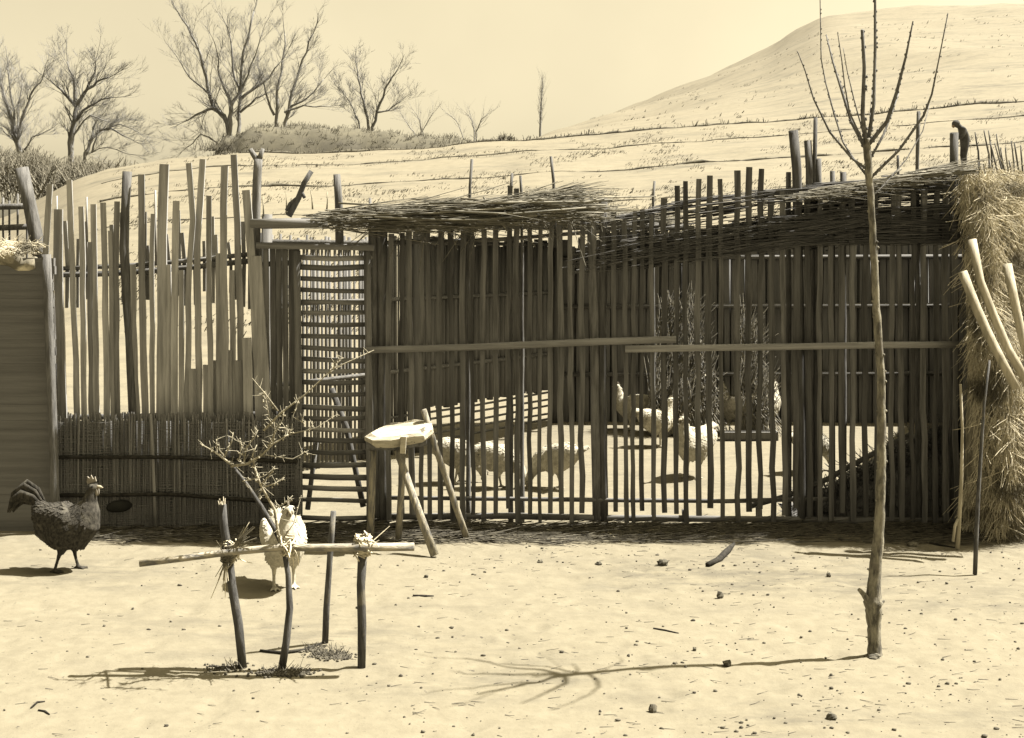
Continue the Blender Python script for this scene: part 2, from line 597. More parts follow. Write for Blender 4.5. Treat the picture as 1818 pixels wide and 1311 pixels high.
# poplar: narrow and upright
root = thing('poplar_tree', (P(960, 250, 118).x, 118, 2.0), 'narrow upright bare poplar on the far side of the crest', 'tree')
tm, cm = MB(), MB()
pts = [Vector((P(960, 250, 118).x, 118, 2.0)), P(959, 232, 118), P(961, 190, 118), P(963, 148, 118)]
tm.tube(pts, [.16, .12, .06, .02], sides=5)
for i in range(90):
    t = R.random()
    a = pts[1].lerp(pts[3], t)
    grow(cm, a, Vector((R.uniform(-.22, .22), R.uniform(-.22, .22), 1)), R.uniform(.8, 1.7), .014, 1, spread_=.25, kids=(1, 2))
build('trunk', tm, M['tree'], root)
build('crown', cm, M['tree'], root)

# the dark thicket at the far left
mb = MB()
for i in range(1500):
    u = R.uniform(-160, 265)
    Y = R.uniform(72, 86)
    x = (u - CX) / F * Y
    top = lerp_table([(-160, 250), (0, 268), (60, 268), (110, 285), (180, 285), (225, 305), (265, 320)], u) + R.uniform(-4, 30)
    z1 = EYE + (HORIZ - top) * Y / F
    z0 = max(ground_z(x, Y), hill_z(x, Y)) - .1
    if z1 < z0:
        continue
    h = R.uniform(.8, 2.6)
    p = Vector((x, Y, max(z0, z1 - h)))
    d = Vector((R.uniform(-.7, .7), R.uniform(-.4, .4), 1))
    mb.straw(p, d, h, R.uniform(.03, .07), bend=.25, segs=2)
    for _ in range(5):
        mb.straw(p + d.normalized() * h * R.uniform(.2, .9), Vector((R.uniform(-1, 1), R.uniform(-1, 1), R.uniform(-.2, 1))), R.uniform(.3, 1.0), .022, bend=.3, segs=1)
tag(build('bare_thicket', mb, M['shrub']), 'dark bare thicket of brushwood beneath the distant trees', 'thicket', kind='stuff')
p = P(392, 258, 84)
mb = MB()
for _ in range(260):
    c_ = p + Vector((R.gauss(0, .75), R.gauss(0, .4), -.4))
    mb.straw(c_, Vector((R.uniform(-.7, .7), R.uniform(-.5, .5), 1)), R.uniform(.3, .8), .022, bend=.3, segs=2)
tag(build('low_bush', mb, M['tuft'], base=p), 'dark low bush huddled against the end of the grey mound', 'bush')
# two small dark bushes on the crest line
for i, (u, v) in enumerate(((893, 243), (904, 244))):
    p = P(u, v, 59.6)
    p.z = hill_z(p.x, 59.6)
    mb = MB()
    for _ in range(60):
        d = Vector((R.uniform(-1, 1), R.uniform(-1, 1), R.uniform(.2, 1.6)))
        mb.straw(p + Vector((R.uniform(-.05, .05), R.uniform(-.05, .05), 0)), d, R.uniform(.15, .42 - .1 * i), .018, bend=.3, segs=1)
    tag(build('small_bush', mb, M['tuft'], base=p), ['dark round bush on the crest line, the taller of the two together', 'dark bush on the crest line, the lower of the two together'][i], 'bush', 'bushes on the crest')


# ------------------------------------------------------------------ fence pieces
def pole(pts_px, Y, r_px, sides=7, wob=.06, extra=4, jit=.3, flat=1.0, r_end=None):
    """a stick through photo points at depth Y; r in photo pixels"""
    mb = MB()
    pts = []
    for q in pts_px:
        pts.append(P(q[0], q[1], q[2] if len(q) > 2 else Y))
    out, rr = [], []
    k = F / Y
    for i in range(len(pts) - 1):
        m = max(1, int((pts[i + 1] - pts[i]).length / .18)) if extra else 1
        for s in range(m):
            j = Vector((R.uniform(-jit, jit), R.uniform(-jit, jit), 0)) / k * 2 if (i or s) else Vector()
            out.append(pts[i].lerp(pts[i + 1], s / m) + j)
    out.append(pts[-1])
    n_ = len(out)
    r1 = r_end if r_end is not None else r_px
    for i in range(n_):
        t = i / (n_ - 1)
        rr.append((r_px * (1 - t) + r1 * t) / k * (1 + R.uniform(-wob, wob)))
    mb.tube(out, rr, sides=sides, flat=flat)
    return mb


YF = 7.6      # the front of the pen
FLOOR = HORIZ + F * EYE / YF + 6

# --- the stake fence beside the pen
sf = thing('stake_fence', P(280, FLOOR, YF), 'fence of tall uneven upright stakes with light gaps, rising behind low reed matting', 'fence')
stakes = [  # top ... bottom (u,v), radius
    ([(89, 327), (81, 437), (84, 547), (94, 660), (102, 935)], 4.8), ([(104, 372), (103, 460), (108, 600), (116, 935)], 7.2), ([(123, 320), (128, 470), (134, 640), (141, 935)], 4.6),
    ([(144, 367), (147, 520), (152, 935)], 4.6), ([(166, 363), (168, 520), (176, 935)], 4.8), ([(183, 360), (187, 500), (192, 935)], 4.8), ([(208, 358), (206, 500), (211, 935)], 4.6),
    ([(226, 305), (221, 440), (230, 600), (244, 935)], 8), ([(251, 310), (251, 450), (262, 935)], 5.4), ([(272, 380), (270, 480), (271, 935)], 4), ([(292, 292), (288, 420), (284, 935)], 7.6),
    ([(313, 357), (311, 480), (309, 935)], 5.2), ([(335, 290), (342, 390), (335, 480), (331, 935)], 4.6), ([(360, 283), (351, 430), (352, 560), (356, 935)], 5.2), ([(371, 348), (371, 500), (378, 935)], 4.4),
    ([(399, 295), (396, 430), (399, 600), (404, 935)], 5.8), ([(415, 275), (422, 400), (426, 560), (434, 935)], 5.2), ([(437, 338), (448, 470), (458, 650), (466, 935)], 6.6),
    ([(455, 455), (466, 600), (482, 935)], 8.5), ([(160, 430), (161, 600), (163, 935)], 4.0), ([(196, 410), (198, 600), (203, 935)], 3.6), ([(236, 470), (238, 620), (250, 935)], 5), ([(298, 470), (299, 700), (298, 935)], 5),
    ([(322, 480), (322, 700), (320, 935)], 4.4), ([(388, 450), (389, 640), (392, 935)], 4.8), ([(412, 480), (413, 640), (417, 935)], 4.6), ([(342, 655), (344, 935)], 6), ([(366, 648), (367, 935)], 5),
    ([(380, 640), (384, 935)], 7), ([(404, 622), (408, 935)], 7), ([(438, 600), (446, 935)], 7.5), ([(424, 640), (428, 935)], 7),
    ([(101, 348), (101, 420)], 1.6), ([(154, 350), (155, 430)], 1.8), ([(276, 338), (277, 470)], 2.0)]
for i, (pp, r) in enumerate(stakes):
    if i < 32:
        build('stake', pole(pp, YF + (.03 if i % 3 == 1 else 0) + R.uniform(-.012, .012), r * 1.48, flat=.32, wob=.06, jit=.5, sides=4) if i != 7 else pole(pp, YF, r, sides=9, jit=.5), M['stake'] if i != 7 else M['post'], sf, smooth=(i == 7))
    else:
        build('thin_stake', pole(pp, YF + .05, r, sides=5), M['stake'], sf)
for u in (110, 119, 131, 138, 156, 171, 189, 201, 219, 258, 263, 289, 300, 317, 328, 347, 363, 379, 386, 409, 420, 432, 443):
    vt = R.uniform(365, 440)
    build('stake', pole([(u + R.uniform(-5, 3), vt), (u + R.uniform(-1, 1), 470), (u, 512 + R.uniform(0, 40))], YF + .105, R.uniform(3.4, 4.8), flat=.4, sides=4, wob=.07, jit=.6), M['stake'], sf, smooth=False)
build('rail', pole([(78, 489), (200, 486), (330, 476), (448, 463)], YF + .07, 5), M['dark_rail'], sf)
build('rail', pole([(110, 477), (220, 472), (340, 463), (455, 450)], YF + .085, 4), M['dark_rail'], sf)
build('rail', pole([(90, 742), (300, 738), (500, 735)], YF + .07, 5), M['dark_rail'], sf)


# --- low reed matting before it
def reed_panel(a, b, z0, z1, pitch=.012, r=.0075, top_jit=.05, layers=2, thick=.02, lean=.01):
    mb = MB()
    a, b = Vector(a), Vector(b)
    L_ = (b - a).length
    d = (b - a).normalized()
    nrm = Vector((d.y, -d.x, 0))
    n_ = int(L_ / pitch)
    for l in range(layers):
        for i in range(n_):
            p = a + d * (L_ * (i + .5 * l) / n_) - nrm * (l * thick) + nrm * R.uniform(-.006, .006)
            zt = z1 + R.uniform(-top_jit, top_jit * .6)
            q = p + d * R.uniform(-lean, lean) + nrm * R.uniform(-.012, .012)
            m = p.lerp(q, .5) + nrm * R.uniform(-.006, .006)
            mb.tube([Vector((p.x, p.y, z0)), Vector((m.x, m.y, (z0 + zt) / 2)), Vector((q.x, q.y, zt))], [r * R.uniform(.8, 1.3)] * 3, sides=4, cap=False)
    c = (a + b) / 2 - nrm * (thick * layers)
    mb.box((c.x, c.y, (z0 + z1 - top_jit) / 2), L_, .012, z1 - z0 - top_jit, Matrix.Rotation(math.atan2(d.y, d.x), 3, 'Z'))
    return mb


ym = YF - .09
ma, mb_ = P(98, 940, ym), P(533, 940, ym)
rm = thing('reed_mat_fence', (ma + mb_) / 2 * 1.0, 'low dark reed matting standing along the foot of the tall stakes', 'reed fence')
BASE[rm.name] = (ma + mb_) / 2
build('reed_panel', reed_panel((ma.x, ym, 0), (mb_.x, ym, 0), -.03, EYE - (738 - HORIZ) / F * ym, pitch=.0085, r=.0052, top_jit=.04, lean=.02), M['reed'], rm)
wf = MB()
for i in range(60):
    z = .02 + i * .0112 + R.uniform(-.003, .003)
    wf.tube([(ma.x + (mb_.x - ma.x) * k / 24, ym - .014 + R.uniform(-.003, .003), z + R.uniform(-.005, .005)) for k in range(25)], .0022, sides=4, cap=False)
build('reed_weave', wf, M['reed'], rm)
for vv in ((812, 818, 812), (880, 884, 886)):
    build('tie_rod', pole([(104, vv[0], ym - .03), (300, vv[1] - 6, ym - .035), (528, vv[2] + 8, ym - .03)], ym, 3.4, sides=6), M['near_black'], rm)
build('seam_stick', pole([(268, 735, ym - .02), (271, 800, ym - .025), (276, 940, ym - .02)], ym, 3, sides=5), M['stake'], rm)
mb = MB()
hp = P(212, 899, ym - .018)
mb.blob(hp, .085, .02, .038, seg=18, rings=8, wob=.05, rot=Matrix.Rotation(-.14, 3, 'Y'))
build('hollow_shade_patch', mb, M['hole'], rm)  # raised near-black patch, its colour stands in for the shade inside a hollow

# --- dark slats between the matting and the gate
gp = thing('narrow_fence', P(503, FLOOR, YF), 'narrow dark fence of close upright slats between the stakes and the ladder gate', 'fence')
for u in (474, 486, 497, 508, 519, 529):
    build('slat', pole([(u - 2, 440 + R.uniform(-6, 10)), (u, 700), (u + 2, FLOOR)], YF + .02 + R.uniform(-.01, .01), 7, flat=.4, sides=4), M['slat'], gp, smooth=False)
build('rail', pole([(462, 470), (535, 466)], YF + .06, 5), M['dark_rail'], gp)
build('rail', pole([(466, 800), (536, 800)], YF + .06, 5), M['dark_rail'], gp)

# --- the ladder gate
gate = thing('ladder_gate', P(592, FLOOR, YF), 'tall gate of many short horizontal bars, light showing between them', 'gate')
build('stile', pole([(527, 445), (529, 700), (531, 925)], YF + .0, 6.5, flat=.7), M['slat'], gate)
build('stile', pole([(652, 440), (655, 700), (657, 930)], YF + .0, 7, flat=.7), M['slat'], gate)
for i, v in enumerate((460, 477, 497, 517, 537, 556, 578, 598, 620, 640, 660, 681, 702, 725, 745, 764, 783, 805, 827, 848, 868, 888, 921)):
    build('bar', pole([(524, v - R.uniform(0, 4)), (590, v), (662, v + R.uniform(-4, 3))], YF + .035, R.uniform(4.0, 5.4), jit=.9, flat=.6), M['dark_rail'] if i % 5 else M['rail'], gate)
build('brace', pole([(588, 690), (615, 760), (645, 900)], YF + .075, 5.5, flat=.7), M['slat'], gate)
build('brace', pole([(562, 780), (556, 830), (546, 905)], YF + .075, 4.6, flat=.7), M['slat'], gate)
build('lintel', pole([(455, 436), (560, 438), (664, 440)], YF - .02, 6, sides=8, flat=.6), M['rail'], gate)
# plank laid over the gate
mb = MB()
a, b = P(447, 396, YF - .1), P(566, 397, YF - .1)
mb.box(((a.x + b.x) / 2, YF + .06, a.z), b.x - a.x, .42, .055, Matrix.Rotation(-.02, 3, 'Y'))
tag(build('roof_plank', mb, M['rail'], base=P(506, 396, YF)), 'thick grey plank lying over the ladder gate, under the forked post', 'plank')

# --- the front fence of the pen
ff = thing('slat_fence', P(1200, FLOOR, YF), 'long front fence of upright dark slats closing the poultry pen', 'fence')
us = [690, 713, 731, 748, 762, 781, 803, 821, 839, 858, 879, 901, 919, 940, 958, 976, 996, 1014, 1032, 1092, 1112, 1124, 1139, 1160, 1179, 1200, 1218, 1240, 1260, 1282, 1310, 1329, 1348, 1372, 1392, 1412, 1436, 1455, 1475, 1494, 1514, 1536, 1557, 1582, 1600, 1620, 1640, 1660, 1679, 1697, 1716]
tops = {1200: 330, 1218: 322, 1240: 318, 1260: 312, 1282: 318, 1310: 303, 1329: 297, 1348: 300, 901: 330, 919: 335, 976: 345, 1139: 372, 1179: 352}
for u in us:
    vt = tops.get(u, lerp_table([(690, 408), (900, 392), (1040, 378), (1100, 385), (1400, 345), (1740, 322)], u) + R.uniform(-8, 8))
    vb = 908 + R.uniform(-6, 26) if u < 1500 else 925 + R.uniform(-8, 16)
    r = R.uniform(4.1, 5.9)
    sw = R.uniform(-5, 5)
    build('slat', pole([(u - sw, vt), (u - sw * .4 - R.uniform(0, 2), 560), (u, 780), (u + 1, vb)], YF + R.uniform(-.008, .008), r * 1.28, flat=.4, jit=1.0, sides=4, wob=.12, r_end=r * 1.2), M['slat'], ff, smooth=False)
for pp, r in (([(662, 390), (664, 650), (668, 940)], 8), ([(678, 392), (680, 650), (680, 800), (682, 940)], 10), ([(1050, 385), (1056, 650), (1060, 938)], 8.5), ([(1071, 350), (1070, 640), (1072, 930)], 7.5),
              ([(1408, 232), (1414, 300), (1420, 600), (1424, 940)], 8.5), ([(1736, 315), (1732, 640), (1728, 945)], 10), ([(1216, 905), (1218, 950)], 6), ([(1347, 900), (1348, 955)], 6)):
    build('post', pole(pp, YF + .05, r, sides=9, flat=.85, wob=.05), M['post'], ff)
for pp, r in (([(455, 385), (456, 340), (458, 300), (459, 283)], 8), ([(832, 470), (834, 330), (838, 283)], 5), ([(907, 470), (907, 340), (909, 308)], 5), ([(927, 470), (926, 340), (924, 312)], 4.5), ([(986, 440), (983, 320), (978, 278)], 3.0),
              ([(1160, 470), (1160, 350), (1162, 322)], 4), ([(1438, 470), (1437, 300), (1434, 250)], 7), ([(1448, 470), (1446, 300), (1448, 209)], 4), ([(1455, 470), (1453, 282)], 5.5), ([(1630, 470), (1628, 300), (1631, 198)], 5.5),
              ([(1598, 470), (1594, 276)], 4), ([(1694, 470), (1693, 300), (1694, 236)], 8), ([(1400, 470), (1400, 306)], 5), ([(1478, 470), (1478, 304)], 5), ([(1497, 470), (1497, 306)], 6), ([(658, 440), (657, 352)], 3), ([(603, 440), (602, 360), (598, 310)], 7.5)):
    r_end = r * .55 if pp[-1][0] in (838, 909, 924, 1162, 1594, 1631) else r * .9
    yq = YF + .1
    pp = [(pp[0][0], FLOOR)] + pp if pp[0][1] == 470 else pp
    if pp[-1][0] == 459:
        # the post that forks at its top
        fp = thing('forked_post', P(455, FLOOR, yq), 'dark post ending in a small fork, beside the tallest stakes', 'post')
        build('shaft', pole([(455, FLOOR)] + pp, yq, r, sides=8), M['post'], fp)
        build('prong', pole([(458, 287), (450, 275), (444, 265)], yq, 6, r_end=4), M['post'], fp)
        build('prong', pole([(459, 288), (463, 275), (467, 264)], yq, 5.5, r_end=3), M['post'], fp)
        continue
    build('post_top' if len(pp) < 3 else 'post', pole(pp, yq, r, sides=8, r_end=r_end, wob=.08), M['post'], ff)
for pp, r, yo in (([(650, 622), (860, 616), (1060, 607), (1200, 603)], 6.5, -.035), ([(1110, 620), (1400, 616), (1560, 613), (1702, 612)], 6.5, -.04), ([(680, 884), (900, 886), (1060, 888), (1290, 890), (1480, 886)], 4, .035),
                  ([(680, 918), (900, 916), (1060, 920), (1300, 922), (1520, 924), (1730, 926)], 6, .04), ([(660, 432), (880, 426), (1080, 410)], 4, .045), ([(1080, 470), (1300, 438), (1420, 430), (1740, 428)], 4, .045), ([(1330, 900), (1400, 880), (1470, 850), (1560, 800), (1620, 770)], 5, .09)):
    build('rail', pole(pp, YF + yo, r, sides=8, flat=.6, jit=.6), M['rail'] if r > 6 else M['dark_rail'], ff)
# sill log lying along the foot
mb = pole([(690, 946), (900, 944), (1100, 947), (1400, 945), (1560, 943)], YF - .06, 7, sides=9, wob=.12, jit=1.0)
tag(build('sill_log', mb, M['post'], base=P(1100, 946, YF)), 'long thin dark log lying along the foot of the pen fence', 'log')

# crooked branch that leans out over the plank
cb = MB()
for q, r in (([(512, 384), (528, 352), (540, 325), (553, 304)], 6), ([(528, 352), (516, 362), (508, 374)], 4), ([(534, 340), (541, 352)], 4)):
    t_ = pole(q, YF + .12, r, r_end=r * .75, jit=.8)
    o_ = len(cb.v)
    cb.v += t_.v
    cb.f += [tuple(i + o_ for i in f_) for f_ in t_.f]
tag(build('crooked_stick', cb, M['post'], base=P(512, 384, YF)), 'crooked dark stick slanting up from the plank over the gate', 'stick')
for (u0, v0, u1, v1) in ((508, 380, 508, 340), (555, 372, 551, 336), (580, 375, 581, 340), (468, 385, 466, 348)):
    mb = pole([(u0, v0), ((u0 + u1) / 2 + 1, (v0 + v1) / 2), (u1, v1)], YF + .16, 1.6, sides=5, r_end=.8)
    tag(build('dry_sprig', mb, M['twig'], base=P(u0, v0, YF)), 'thin dry sprig sticking up over the roof plank', 'sprig', 'sprigs above the gate')

# --- brushwood on the roof edge
mb = MB()
TOPB = [(556, 382), (620, 374), (720, 365), (850, 356), (900, 360), (960, 350), (1035, 333), (1060, 342), (1104, 352)]
BOTB = [(556, 392), (620, 394), (720, 398), (850, 394), (900, 382), (1000, 382), (1060, 384), (1104, 360)]
for i in range(1800):
    u = R.uniform(575, 1045)
    t_, b_ = lerp_table(TOPB, u), lerp_table(BOTB, u)
    v = R.uniform(t_, b_) if R.random() < .85 else b_ + R.uniform(0, 14)
    Y = YF + R.uniform(-.30, .12)
    ln = R.uniform(.12, .42) if u > 960 or u < 640 else R.uniform(.15, .7)
    sl = R.gauss(.0, .07) + (.12 if 900 < u < 1000 else 0)
    if R.random() < .18:
        sl, ln = R.uniform(-.45, .4), ln * .45
    p = P(u, v, Y) - Vector((ln * .4, 0, 0))
    mb.straw(p, Vector((1, R.uniform(-.12, .12), sl)), ln, R.uniform(.0018, .0045), bend=.09, segs=3)
for i in range(60):   # broken ends that hang loose
    u = R.uniform(640, 1080)
    mb.straw(P(u, lerp_table(BOTB, u) - 6, YF - .1), Vector((R.uniform(-.8, .8), R.uniform(-.3, .1), R.uniform(-1, -.1))), R.uniform(.08, .35), .0032, bend=.15, segs=2)
for i in range(26):     # thicker canes laid on it
    u, ln = R.uniform(600, 1040), R.uniform(.4, 1.0)
    v = R.uniform(lerp_table(TOPB, u), lerp_table(BOTB, u)) 
    Y = YF - R.uniform(.2, .33)
    mb.tube([P(u, v, Y) - Vector((ln / 2, 0, R.uniform(-.03, .03))), P(u, v, Y), P(u, v, Y) + Vector((ln / 2, 0, R.uniform(-.03, .05)))], R.uniform(.004, .008), sides=5)
for (u0, v0, u1, v1) in ((632, 378, 775, 398), (790, 372, 985, 352), (858, 350, 900, 410)):
    mb.tube([P(u0, v0, YF - .26), P((u0 + u1) / 2, (v0 + v1) / 2 - 1, YF - .27), P(u1, v1, YF - .25)], .006, sides=5)
tag(build('brushwood_roof_edge', mb, M['brush'], base=P(820, 380, YF)), 'thick ragged bundle of brushwood laid along the roof edge over the slats', 'brushwood')

# --- roof of brush and poles over the near corner of the pen
rf = thing('brush_roof', (-.2, 9.5, 2.05), 'flat roof of packed brush on poles covering the back corner of the pen', 'roof')
mb = MB()
zr = 2.07
quad = [(-.95, 10.35), (.1, 10.2), (.55, 10.6), (1.0, 11.2), (1.75, 12.35), (.30, 12.35)]
cen = Vector((sum(p[0] for p in quad) / 6, sum(p[1] for p in quad) / 6, 0))
base_i = len(mb.v)
for dz in (0, .06):
    for (x, y) in quad:
        mb.v.append(Vector((x, y, zr + dz)))
n_ = len(quad)
mb.f.append(tuple(reversed(range(n_))))
mb.f.append(tuple(range(n_, 2 * n_)))
for i in range(n_):
    j = (i + 1) % n_
    mb.f.append((i, j, n_ + j, n_ + i))
for i in range(900):
    y = R.uniform(10.2, 12.35)
    lo = lerp_table([(10.2, -1.0), (12.35, .3)], y) - .05
    hi = lerp_table([(10.2, .1), (10.6, .55), (12.35, 1.75)], y) - .35
    x = lo + (hi - lo) * R.random()
    mb.straw(Vector((x, y, zr + R.choice((-.03, .075)) + R.uniform(-.015, .03))), Vector((1, R.uniform(-.5, .5), R.uniform(-.05, .05))), R.uniform(.3, .7), .006, bend=.08)
build('brush_cover', mb, M['brush'], rf, smooth=False)
for k in range(5):
    y = 10.4 + k * .46
    lo = lerp_table([(10.2, -1.0), (12.35, .3)], y)
    hi = lerp_table([(10.2, .1), (10.6, .55), (12.35, 1.75)], y)
    mb = MB()
    mb.tube([(lo - .05, y, zr - .045), ((lo + hi) / 2, y, zr - .05), (hi + .1, y, zr - .045)], .035, sides=8, wob=.08)
    build('roof_pole', mb, M['dark_rail'], rf)

# --- straw matting hung on the upper front
mb = MB()
for i in range(2300):
    u = R.uniform(1078, 1545)
    t_ = lerp_table([(1078, 388), (1150, 372), (1250, 350), (1400, 340), (1545, 322)], u)
    b_ = lerp_table([(1078, 478), (1250, 462), (1400, 438), (1545, 432)], u)
    w = R.random()
    v = t_ + (b_ - t_) * w
    hole = noise.noise(Vector((u * .012, w * 9, 2)))
    if .05 < w < .47 and hole > -.22 and R.random() < (.86 if u < 1330 else .94):
        continue        # light shows through the ragged upper strip
    ln = R.uniform(.15, .4) if w < .5 else R.uniform(.2, .65)
    if w > .47 and noise.noise(Vector((u * .03, w * 5, 9))) > .22:
        continue
    front = R.random() < (.16 if w > .47 else .1)
    y_ = YF - R.uniform(.02, .045) if front else YF + R.uniform(.03, .08)
    sl = R.uniform(.11, .17) if w < .5 else R.uniform(.08, .24)
    p = P(u, v, y_) - Vector((ln * .5, 0, ln * sl * .5))
    mb.straw(p, Vector((1, R.uniform(-.02, .02), sl)), ln, R.uniform(.0018, .0036) if front else R.uniform(.0025, .0055), bend=.04, segs=2)
tag(build('slanting_straw_mat', mb, M['mat'], base=P(1300, 400, YF)), 'loose slanting straw mat hung on the upper slats in the middle of the pen', 'straw mat')
mb = MB()
for i in range(2100):
    u = R.uniform(1395, 1742)
    t_ = lerp_table([(1395, 345), (1500, 332), (1640, 324), (1742, 312)], u) - 6
    w = R.random()
    v = t_ + (436 - t_) * w
    if 346 < v + (u - 1600) * .06 < 374 and noise.noise(Vector((u * .02, 0, 0))) > -.3 and R.random() < .93:
        continue
    ln = R.uniform(.2, .6)
    p = P(u, v, YF + R.uniform(.05, .1) if R.random() < .85 else YF - R.uniform(.018, .04)) - Vector((ln * .5, 0, 0))
    p.x = min(p.x, 3.0 - ln + R.uniform(-.06, .03))
    mb.straw(p, Vector((1, R.uniform(-.02, .02), R.uniform(.03, .07))), ln, R.uniform(.0022, .005), bend=.015, segs=2)
tag(build('level_straw_mat', mb, M['mat'], base=P(1570, 380, YF)), 'close level straw mat hung on the upper slats behind the young tree', 'straw mat')
# the heap of brush and pale canes lying over that mat
mb = MB()
for i in range(420):
    u = R.uniform(1440, 1705)
    top = lerp_table([(1430, 342), (1520, 325), (1600, 315), (1660, 300), (1700, 290), (1735, 306)], u)
    v = top + R.uniform(0, 15)
    Y = YF + R.uniform(-.2, .15)
    ln = R.uniform(.15, .5)
    mb.straw(P(u, v, Y) - Vector((ln * .5, 0, ln * .06)), Vector((1, R.uniform(-.3, .3), R.uniform(-.05, .18))), ln, R.uniform(.002, .0045), bend=.1, segs=2)
for (u0, v0, u1, v1) in ((1552, 323, 1680, 306), (1640, 315, 1738, 306), (1670, 312, 1735, 301), (1560, 330, 1600, 300)):
    mb.tube([P(u0, v0, YF - .17), P((u0 + u1) / 2, (v0 + v1) / 2 - 2, YF - .18), P(u1, v1, YF - .17)], .008, sides=5)
tag(build('brush_heap', mb, M['brush'], base=P(1600, 310, YF)), 'low heap of brush and canes lying on the pen top above the level mat', 'brushwood')

# ------------------------------------------------------------------ inside the pen
A1, B1, C1 = Vector((-1.95, 9.15, 0)), Vector((.44, 12.25, 0)), Vector((5.25, 12.2, 0))
D1 = Vector((2.98, 7.62, 0))
wd = (B1 - A1).normalized()
lf = thing('lattice_fence', (A1 + B1) / 2, 'back fence of slender uprights above level laths, seen through the ladder gate', 'fence')
BASE[lf.name] = (A1 + B1) / 2
LW = (B1 - A1).length
x = 0.0
cnt = 0
while x < LW:
    p = A1 + wd * x
    near = x < LW * .42
    r = R.uniform(.009, .017) if near else .03
    z0 = -.02 if near else R.uniform(.33, .37)
    mb = MB()
    zt = 1.86 + R.uniform(-.05, .05)
    sw = R.uniform(-.02, .02)
    mb.tube([p + Vector((0, 0, z0)), p + wd * sw * .5 + Vector((0, 0, 1.0)), p + wd * sw + Vector((0, 0, zt))], [r * R.uniform(.8, 1.2)] * 3, sides=6)
    build('upright', mb, M['inner'], lf)
    cnt += 1
    x += R.uniform(.036, .055) if near else .058
nrm = Vector((wd.y, -wd.x, 0))
for k, z in enumerate((.045, .115, .185, .255, .325)):
    mb = MB()
    a = A1 + wd * (LW * .30) + nrm * .03
    b = B1 + nrm * .03
    mb.tube([a + Vector((0, 0, z)), a.lerp(b, .5) + Vector((0, 0, z + R.uniform(-.015, .015))), b + Vector((0, 0, z + R.uniform(-.01, .01)))], .011, sides=6)
    build('lath', mb, M['dark_rail'], lf)
for z in (.72, 1.35, 1.84):
    mb = MB()
    mb.tube([A1 + nrm * .04 + Vector((0, 0, z)), B1 + nrm * .04 + Vector((0, 0, z))], .018, sides=6)
    build('rail', mb, M['dark_rail'], lf)
for t in (0.0, .44, .62, .985):
    mb = MB()
    p = A1.lerp(B1, t) + nrm * .07
    mb.tube([p + Vector((0, 0, -.05)), p + Vector((0, 0, 1.0)), p + Vector((.01, 0, 2.05))], [.05, .045, .042], sides=8, wob=.06)
    build('post', mb, M['inner'], lf)

bf = thing('back_fence', (B1 + C1) / 2, 'dark solid back fence of close upright slats behind the hens', 'fence')
BASE[bf.name] = (B1 + C1) / 2
n_ = 66
for i in range(n_):
    p = B1.lerp(C1, (i + .5) / n_)
    mb = MB()
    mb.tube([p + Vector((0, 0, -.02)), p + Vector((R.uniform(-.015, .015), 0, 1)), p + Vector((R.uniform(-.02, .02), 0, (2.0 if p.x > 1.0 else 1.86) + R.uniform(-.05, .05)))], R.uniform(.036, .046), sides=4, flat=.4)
    build('slat', mb, M['inner'], bf, smooth=False)
mb = reed_panel(B1 + Vector((0, .07, 0)), C1 + Vector((0, .07, 0)), .0, 1.84, pitch=.05, r=.026, layers=1)
build('reed_backing', mb, M['reed'], bf)
mb = reed_panel((1.0, 12.30, 0), (5.2, 12.27, 0), 1.7, 2.0, pitch=.05, r=.026, layers=1)
build('upper_backing', mb, M['reed'], bf)
for z in (.5, 1.2, 1.7):
    mb = MB()
    mb.tube([B1 + Vector((0, -.045, z)), C1 + Vector((0, -.045, z + .02))], .022, sides=6)
    build('rail', mb, M['dark_rail'], bf)

sw_ = thing('reed_side_wall', (D1 + C1) / 2, 'dark reed side wall closing the pen next to the thatch stack', 'reed fence')
BASE[sw_.name] = (D1 + C1) / 2
build('reed_panel', reed_panel(D1, C1, -.03, 2.08, pitch=.03, r=.018, top_jit=.06), M['reed'], sw_)
for z in (.4, 1.1, 1.8):
    mb = MB()
    off = Vector((-.08, .03, z))
    mb.tube([D1 + off, C1 + off], .022, sides=6)
    build('rail', mb, M['dark_rail'], sw_)

# dark brush heap added, cut to the diagonal edge of the side wall shadow
shade_pile = thing('corner_shade_pile', P(1690, 930, 7.95), 'dark brush shape added to deepen the side wall shadow in the end corner of the pen', 'brushwood')
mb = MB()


def shade_pile_top(x):
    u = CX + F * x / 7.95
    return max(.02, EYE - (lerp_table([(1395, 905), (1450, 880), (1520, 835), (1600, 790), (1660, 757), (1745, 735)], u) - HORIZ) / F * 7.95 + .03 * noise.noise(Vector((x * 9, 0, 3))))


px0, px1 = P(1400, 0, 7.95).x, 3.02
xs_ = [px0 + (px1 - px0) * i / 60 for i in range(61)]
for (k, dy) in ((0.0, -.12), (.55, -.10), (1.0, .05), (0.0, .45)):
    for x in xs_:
        h = shade_pile_top(x)
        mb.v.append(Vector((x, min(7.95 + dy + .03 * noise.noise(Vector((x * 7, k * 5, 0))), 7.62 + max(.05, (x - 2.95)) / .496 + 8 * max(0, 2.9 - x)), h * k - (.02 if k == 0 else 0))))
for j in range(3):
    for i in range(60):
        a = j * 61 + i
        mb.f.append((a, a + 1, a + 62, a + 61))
build('packed_core', mb, M['reed'], shade_pile)
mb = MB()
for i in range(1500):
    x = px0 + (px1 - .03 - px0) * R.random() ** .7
    h = shade_pile_top(x)
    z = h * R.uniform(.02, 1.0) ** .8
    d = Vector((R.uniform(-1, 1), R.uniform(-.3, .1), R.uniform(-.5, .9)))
    mb.straw(Vector((x, 7.83 + .12 * z / max(h, .05), z)), d, R.uniform(.06, .22), R.uniform(.002, .005), bend=.2)
